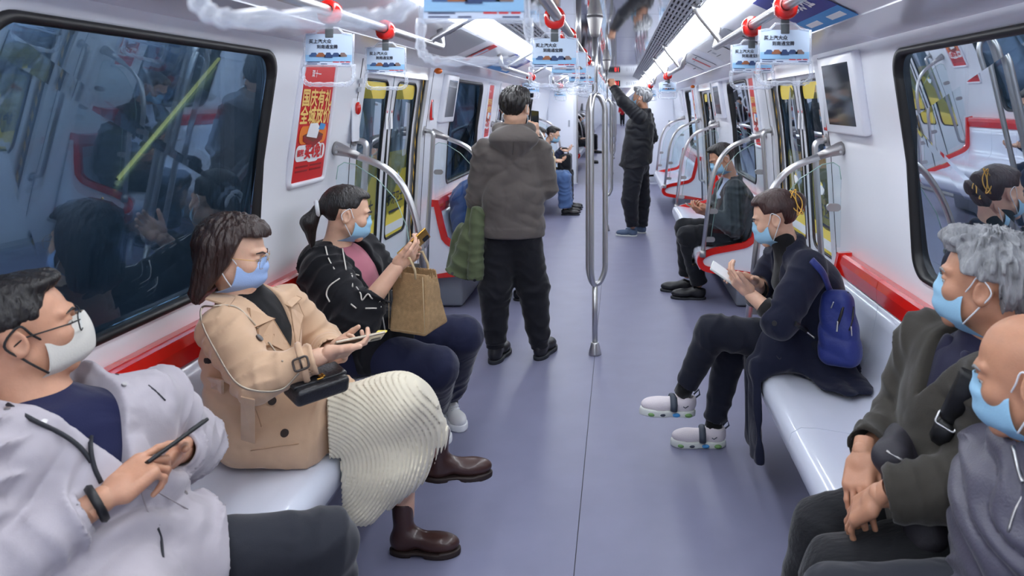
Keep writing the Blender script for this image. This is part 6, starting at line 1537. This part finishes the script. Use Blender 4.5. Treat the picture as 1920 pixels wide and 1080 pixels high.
def man_i():
    J = dict(H=V(.972, 5.89, 1.142), N=V(1.06, 5.92, .965), C=V(1.09, 5.95, .78), P=V(1.06, 5.98, .56), sL=V(1.07, 5.78, .89), sR=V(1.04, 6.12, .885), eL=V(1.05, 5.76, .62), wL=W(1330, 402, 5.80), eR=V(.98, 6.20, .68), wR=W(1328, 395, 6.0),
             hL=V(1.05, 5.89, .545), hR=V(1.05, 6.08, .545), kL=W(1290, 445, 5.92), kR=W(1285, 430, 6.18), aL=W(1312, 535, 5.98), aR=W(1290, 518, 6.22))
    for k in J: J[k] = J[k]+V(0, .07, 0)
    t, jk, jo = simple('man in a dark grey jacket with his phone on the middle right bench', J, (-.88, -.15, -.40), 1.0, 'crop', M_HAIR, SKM, M_SUIT, cloth('black_suit_trousers', (26, 28, 34)), M_BLACK2,
           [('L', HOLD, W(1302, 392, 5.84)-J['wL'], (.2, .5, .7), 1.), ('R', HOLD, W(1302, 388, 5.95)-J['wR'], (.2, -.6, .6), 1.)], (.145, .145, .155, .085, 1.28), (.092, .082, .055), (.098, .078, .07), toe=(-1, .1), h=.0085, collar=M_SHIRTB, shoe_len=.28)
    phone('phone in the hands of the man in the dark grey jacket', W(1303, 392, 5.9)+V(0, .07, 0), V(-.9, 0, .45), V(0, 1, 0), M_SILVER, M_SCREEN)
man_i()
def sitter(label, s, y, lean, **k):
    """somebody seated further down the car, facing the aisle"""
    hz = k.pop('hz', 1.12); kx = k.pop('kx', .62)
    J = dict(H=V(s*(1.0-lean), y, hz), N=V(s*(1.06-lean*.6), y, hz-.165), C=V(s*1.07, y, .80), P=V(s*1.06, y, .56), sL=V(s*(1.05-lean*.5), y+.17*(1 if s < 0 else -1), .89), sR=V(s*(1.05-lean*.5), y-.17*(1 if s < 0 else -1), .89),
             eL=V(s*(.96-lean*.4), y+.21*(1 if s < 0 else -1), .68), eR=V(s*(.96-lean*.4), y-.21*(1 if s < 0 else -1), .68), wL=k.pop('wL', V(s*.76, y+.10*(1 if s < 0 else -1), .76)), wR=k.pop('wR', V(s*.76, y-.10*(1 if s < 0 else -1), .76)),
             hL=V(s*1.05, y+.10*(1 if s < 0 else -1), .545), hR=V(s*1.05, y-.10*(1 if s < 0 else -1), .545), kL=V(s*kx, y+.12*(1 if s < 0 else -1), .53), kR=V(s*kx, y-.12*(1 if s < 0 else -1), .53), aL=V(s*(kx-.02), y+.11*(1 if s < 0 else -1), .11), aR=V(s*(kx-.02), y-.11*(1 if s < 0 else -1), .11))
    kw = dict(hs=1., hk='short', hm=M_HAIR, tone=SKL, m_top=M_BLKJ2, m_leg=M_BLKT, m_shoe=M_BLACK2, hands=[('L', HOLD, (-s, 0, .1), (0, 0, 1), .95), ('R', HOLD, (-s, 0, .1), (0, 0, 1), .95)], toe=(-s, 0), fwd=(-s, .1, -.25)); kw.update(k)
    return simple(label, J, **kw)
sitter('person in a blue jacket on the middle left bench behind the hoodie man', -1, 6.12, .12, m_top=M_BLUEJ, m_leg=M_DKNAVY, kx=.66, hz=1.10)
sitter('seated person in blue jeans and black buckled shoes on the farthest left bench', -1, 10.74, .0, m_top=M_SHIRTB, m_leg=M_JEANS, hk='bob', kx=.63, rl=(.105, .09, .10))
t, _, _ = sitter('man with glasses and a blue mask holding a phone on the farthest left bench', -1, 11.28, .16, m_top=M_DKNAVY, hk='crop', glasses=True, wL=V(-.70, 11.3, .90), wR=V(-.70, 11.16, .88), fwd=(.93, -.1, -.3))
phone('phone of the man in glasses on the farthest left bench', V(-.585, 11.22, .925), V(.9, 0, .4), V(0, 1, 0), M_SILVER, M_SCREEN)
def small_bag(name, label, c, h3, m):
    t = thing(name, label, 'bag', c); f = LOC(FOLDS(bx((0, 0, 0), h3, .03), .004, (1, .3, 1), 25, 2), c, np.eye(3)); sculpt('bag_body', f, np.asarray(c)-.3, np.asarray(c)+.3, .010, m, t)
    b = MB(); b.tube(bez([np.asarray(c)+V(-h3[0]*.5, 0, h3[2]), np.asarray(c)+V(-h3[0]*.4, 0, h3[2]+.08), np.asarray(c)+V(h3[0]*.4, 0, h3[2]+.08), np.asarray(c)+V(h3[0]*.5, 0, h3[2])], 4), .009, 6); b.build('handle', m, t)
small_bag('briefcase', 'black bag on the knees of the man in glasses', V(-.66, 11.25, .70), (.10, .17, .13), M_BLKJ2)
small_bag('paper_bag', 'pale beige bag on the lap of the person in blue jeans', V(-.80, 10.62, .72), (.05, .10, .12), cloth('beige_paper', (206, 190, 160)))
sitter('person in black trousers on the first left bench of the next carriage', -1, 20.05, -.06, kx=.62, wL=V(-.84, 19.95, .66), wR=V(-.84, 20.15, .66), h=.013, m_leg=M_BLKT)
sitter('person in black trousers on the second left bench of the next carriage', -1, 24.3, -.06, kx=.62, wL=V(-.84, 24.2, .66), wR=V(-.84, 24.4, .66), h=.013, m_leg=M_BLKT)
SEATED = False
def stander(label, x, y, fwd, m_top, m_leg, hk='short', z0=0.):
    f = nrm(V(fwd[0], fwd[1], 0)); l = np.cross((0, 0, 1), f); o = V(x, y, z0)
    q = lambda a, b, c: o+l*a+f*b+V(0, 0, c)
    J = dict(H=q(0, .03, 1.56), N=q(0, .0, 1.39), C=q(0, 0, 1.22), P=q(0, 0, .92), sL=q(.18, 0, 1.33), sR=q(-.18, 0, 1.33), eL=q(.22, .0, 1.06), eR=q(-.22, 0, 1.06), wL=q(.16, .20, .98), wR=q(-.16, .20, .98),
             hL=q(.09, 0, .88), hR=q(-.09, 0, .88), kL=q(.09, .02, .48), kR=q(-.09, .02, .48), aL=q(.09, 0, .10), aR=q(-.09, 0, .10))
    return simple(label, J, fwd, 1., hk, M_HAIR, SKL, m_top, m_leg, M_BLACK2, [('L', REST, tuple(f), tuple(-l), .95), ('R', REST, tuple(f), tuple(l), .95)], toe=(f[0], f[1]), h=.013)
stander('tiny standing figure in a red top far down the train', .42, 55., (0, -1, 0), cloth('red_cloth', (170, 30, 40)), M_BLKT)
M_PINKJ = cloth('pink_jacket_cloth', (206, 90, 160))
pf = MB(); pf.box((2.0, 9.5, -.06), (.62, 6., .10)); o = pf.build('trim_4', M_GREYP); o['kind'] = 'structure'
stander('person in a pink jacket standing outside, seen through the middle right window', 1.96, 10.35, (-.5, -.85, -.1), M_PINKJ, M_DKNAVY, 'pony', -.01)
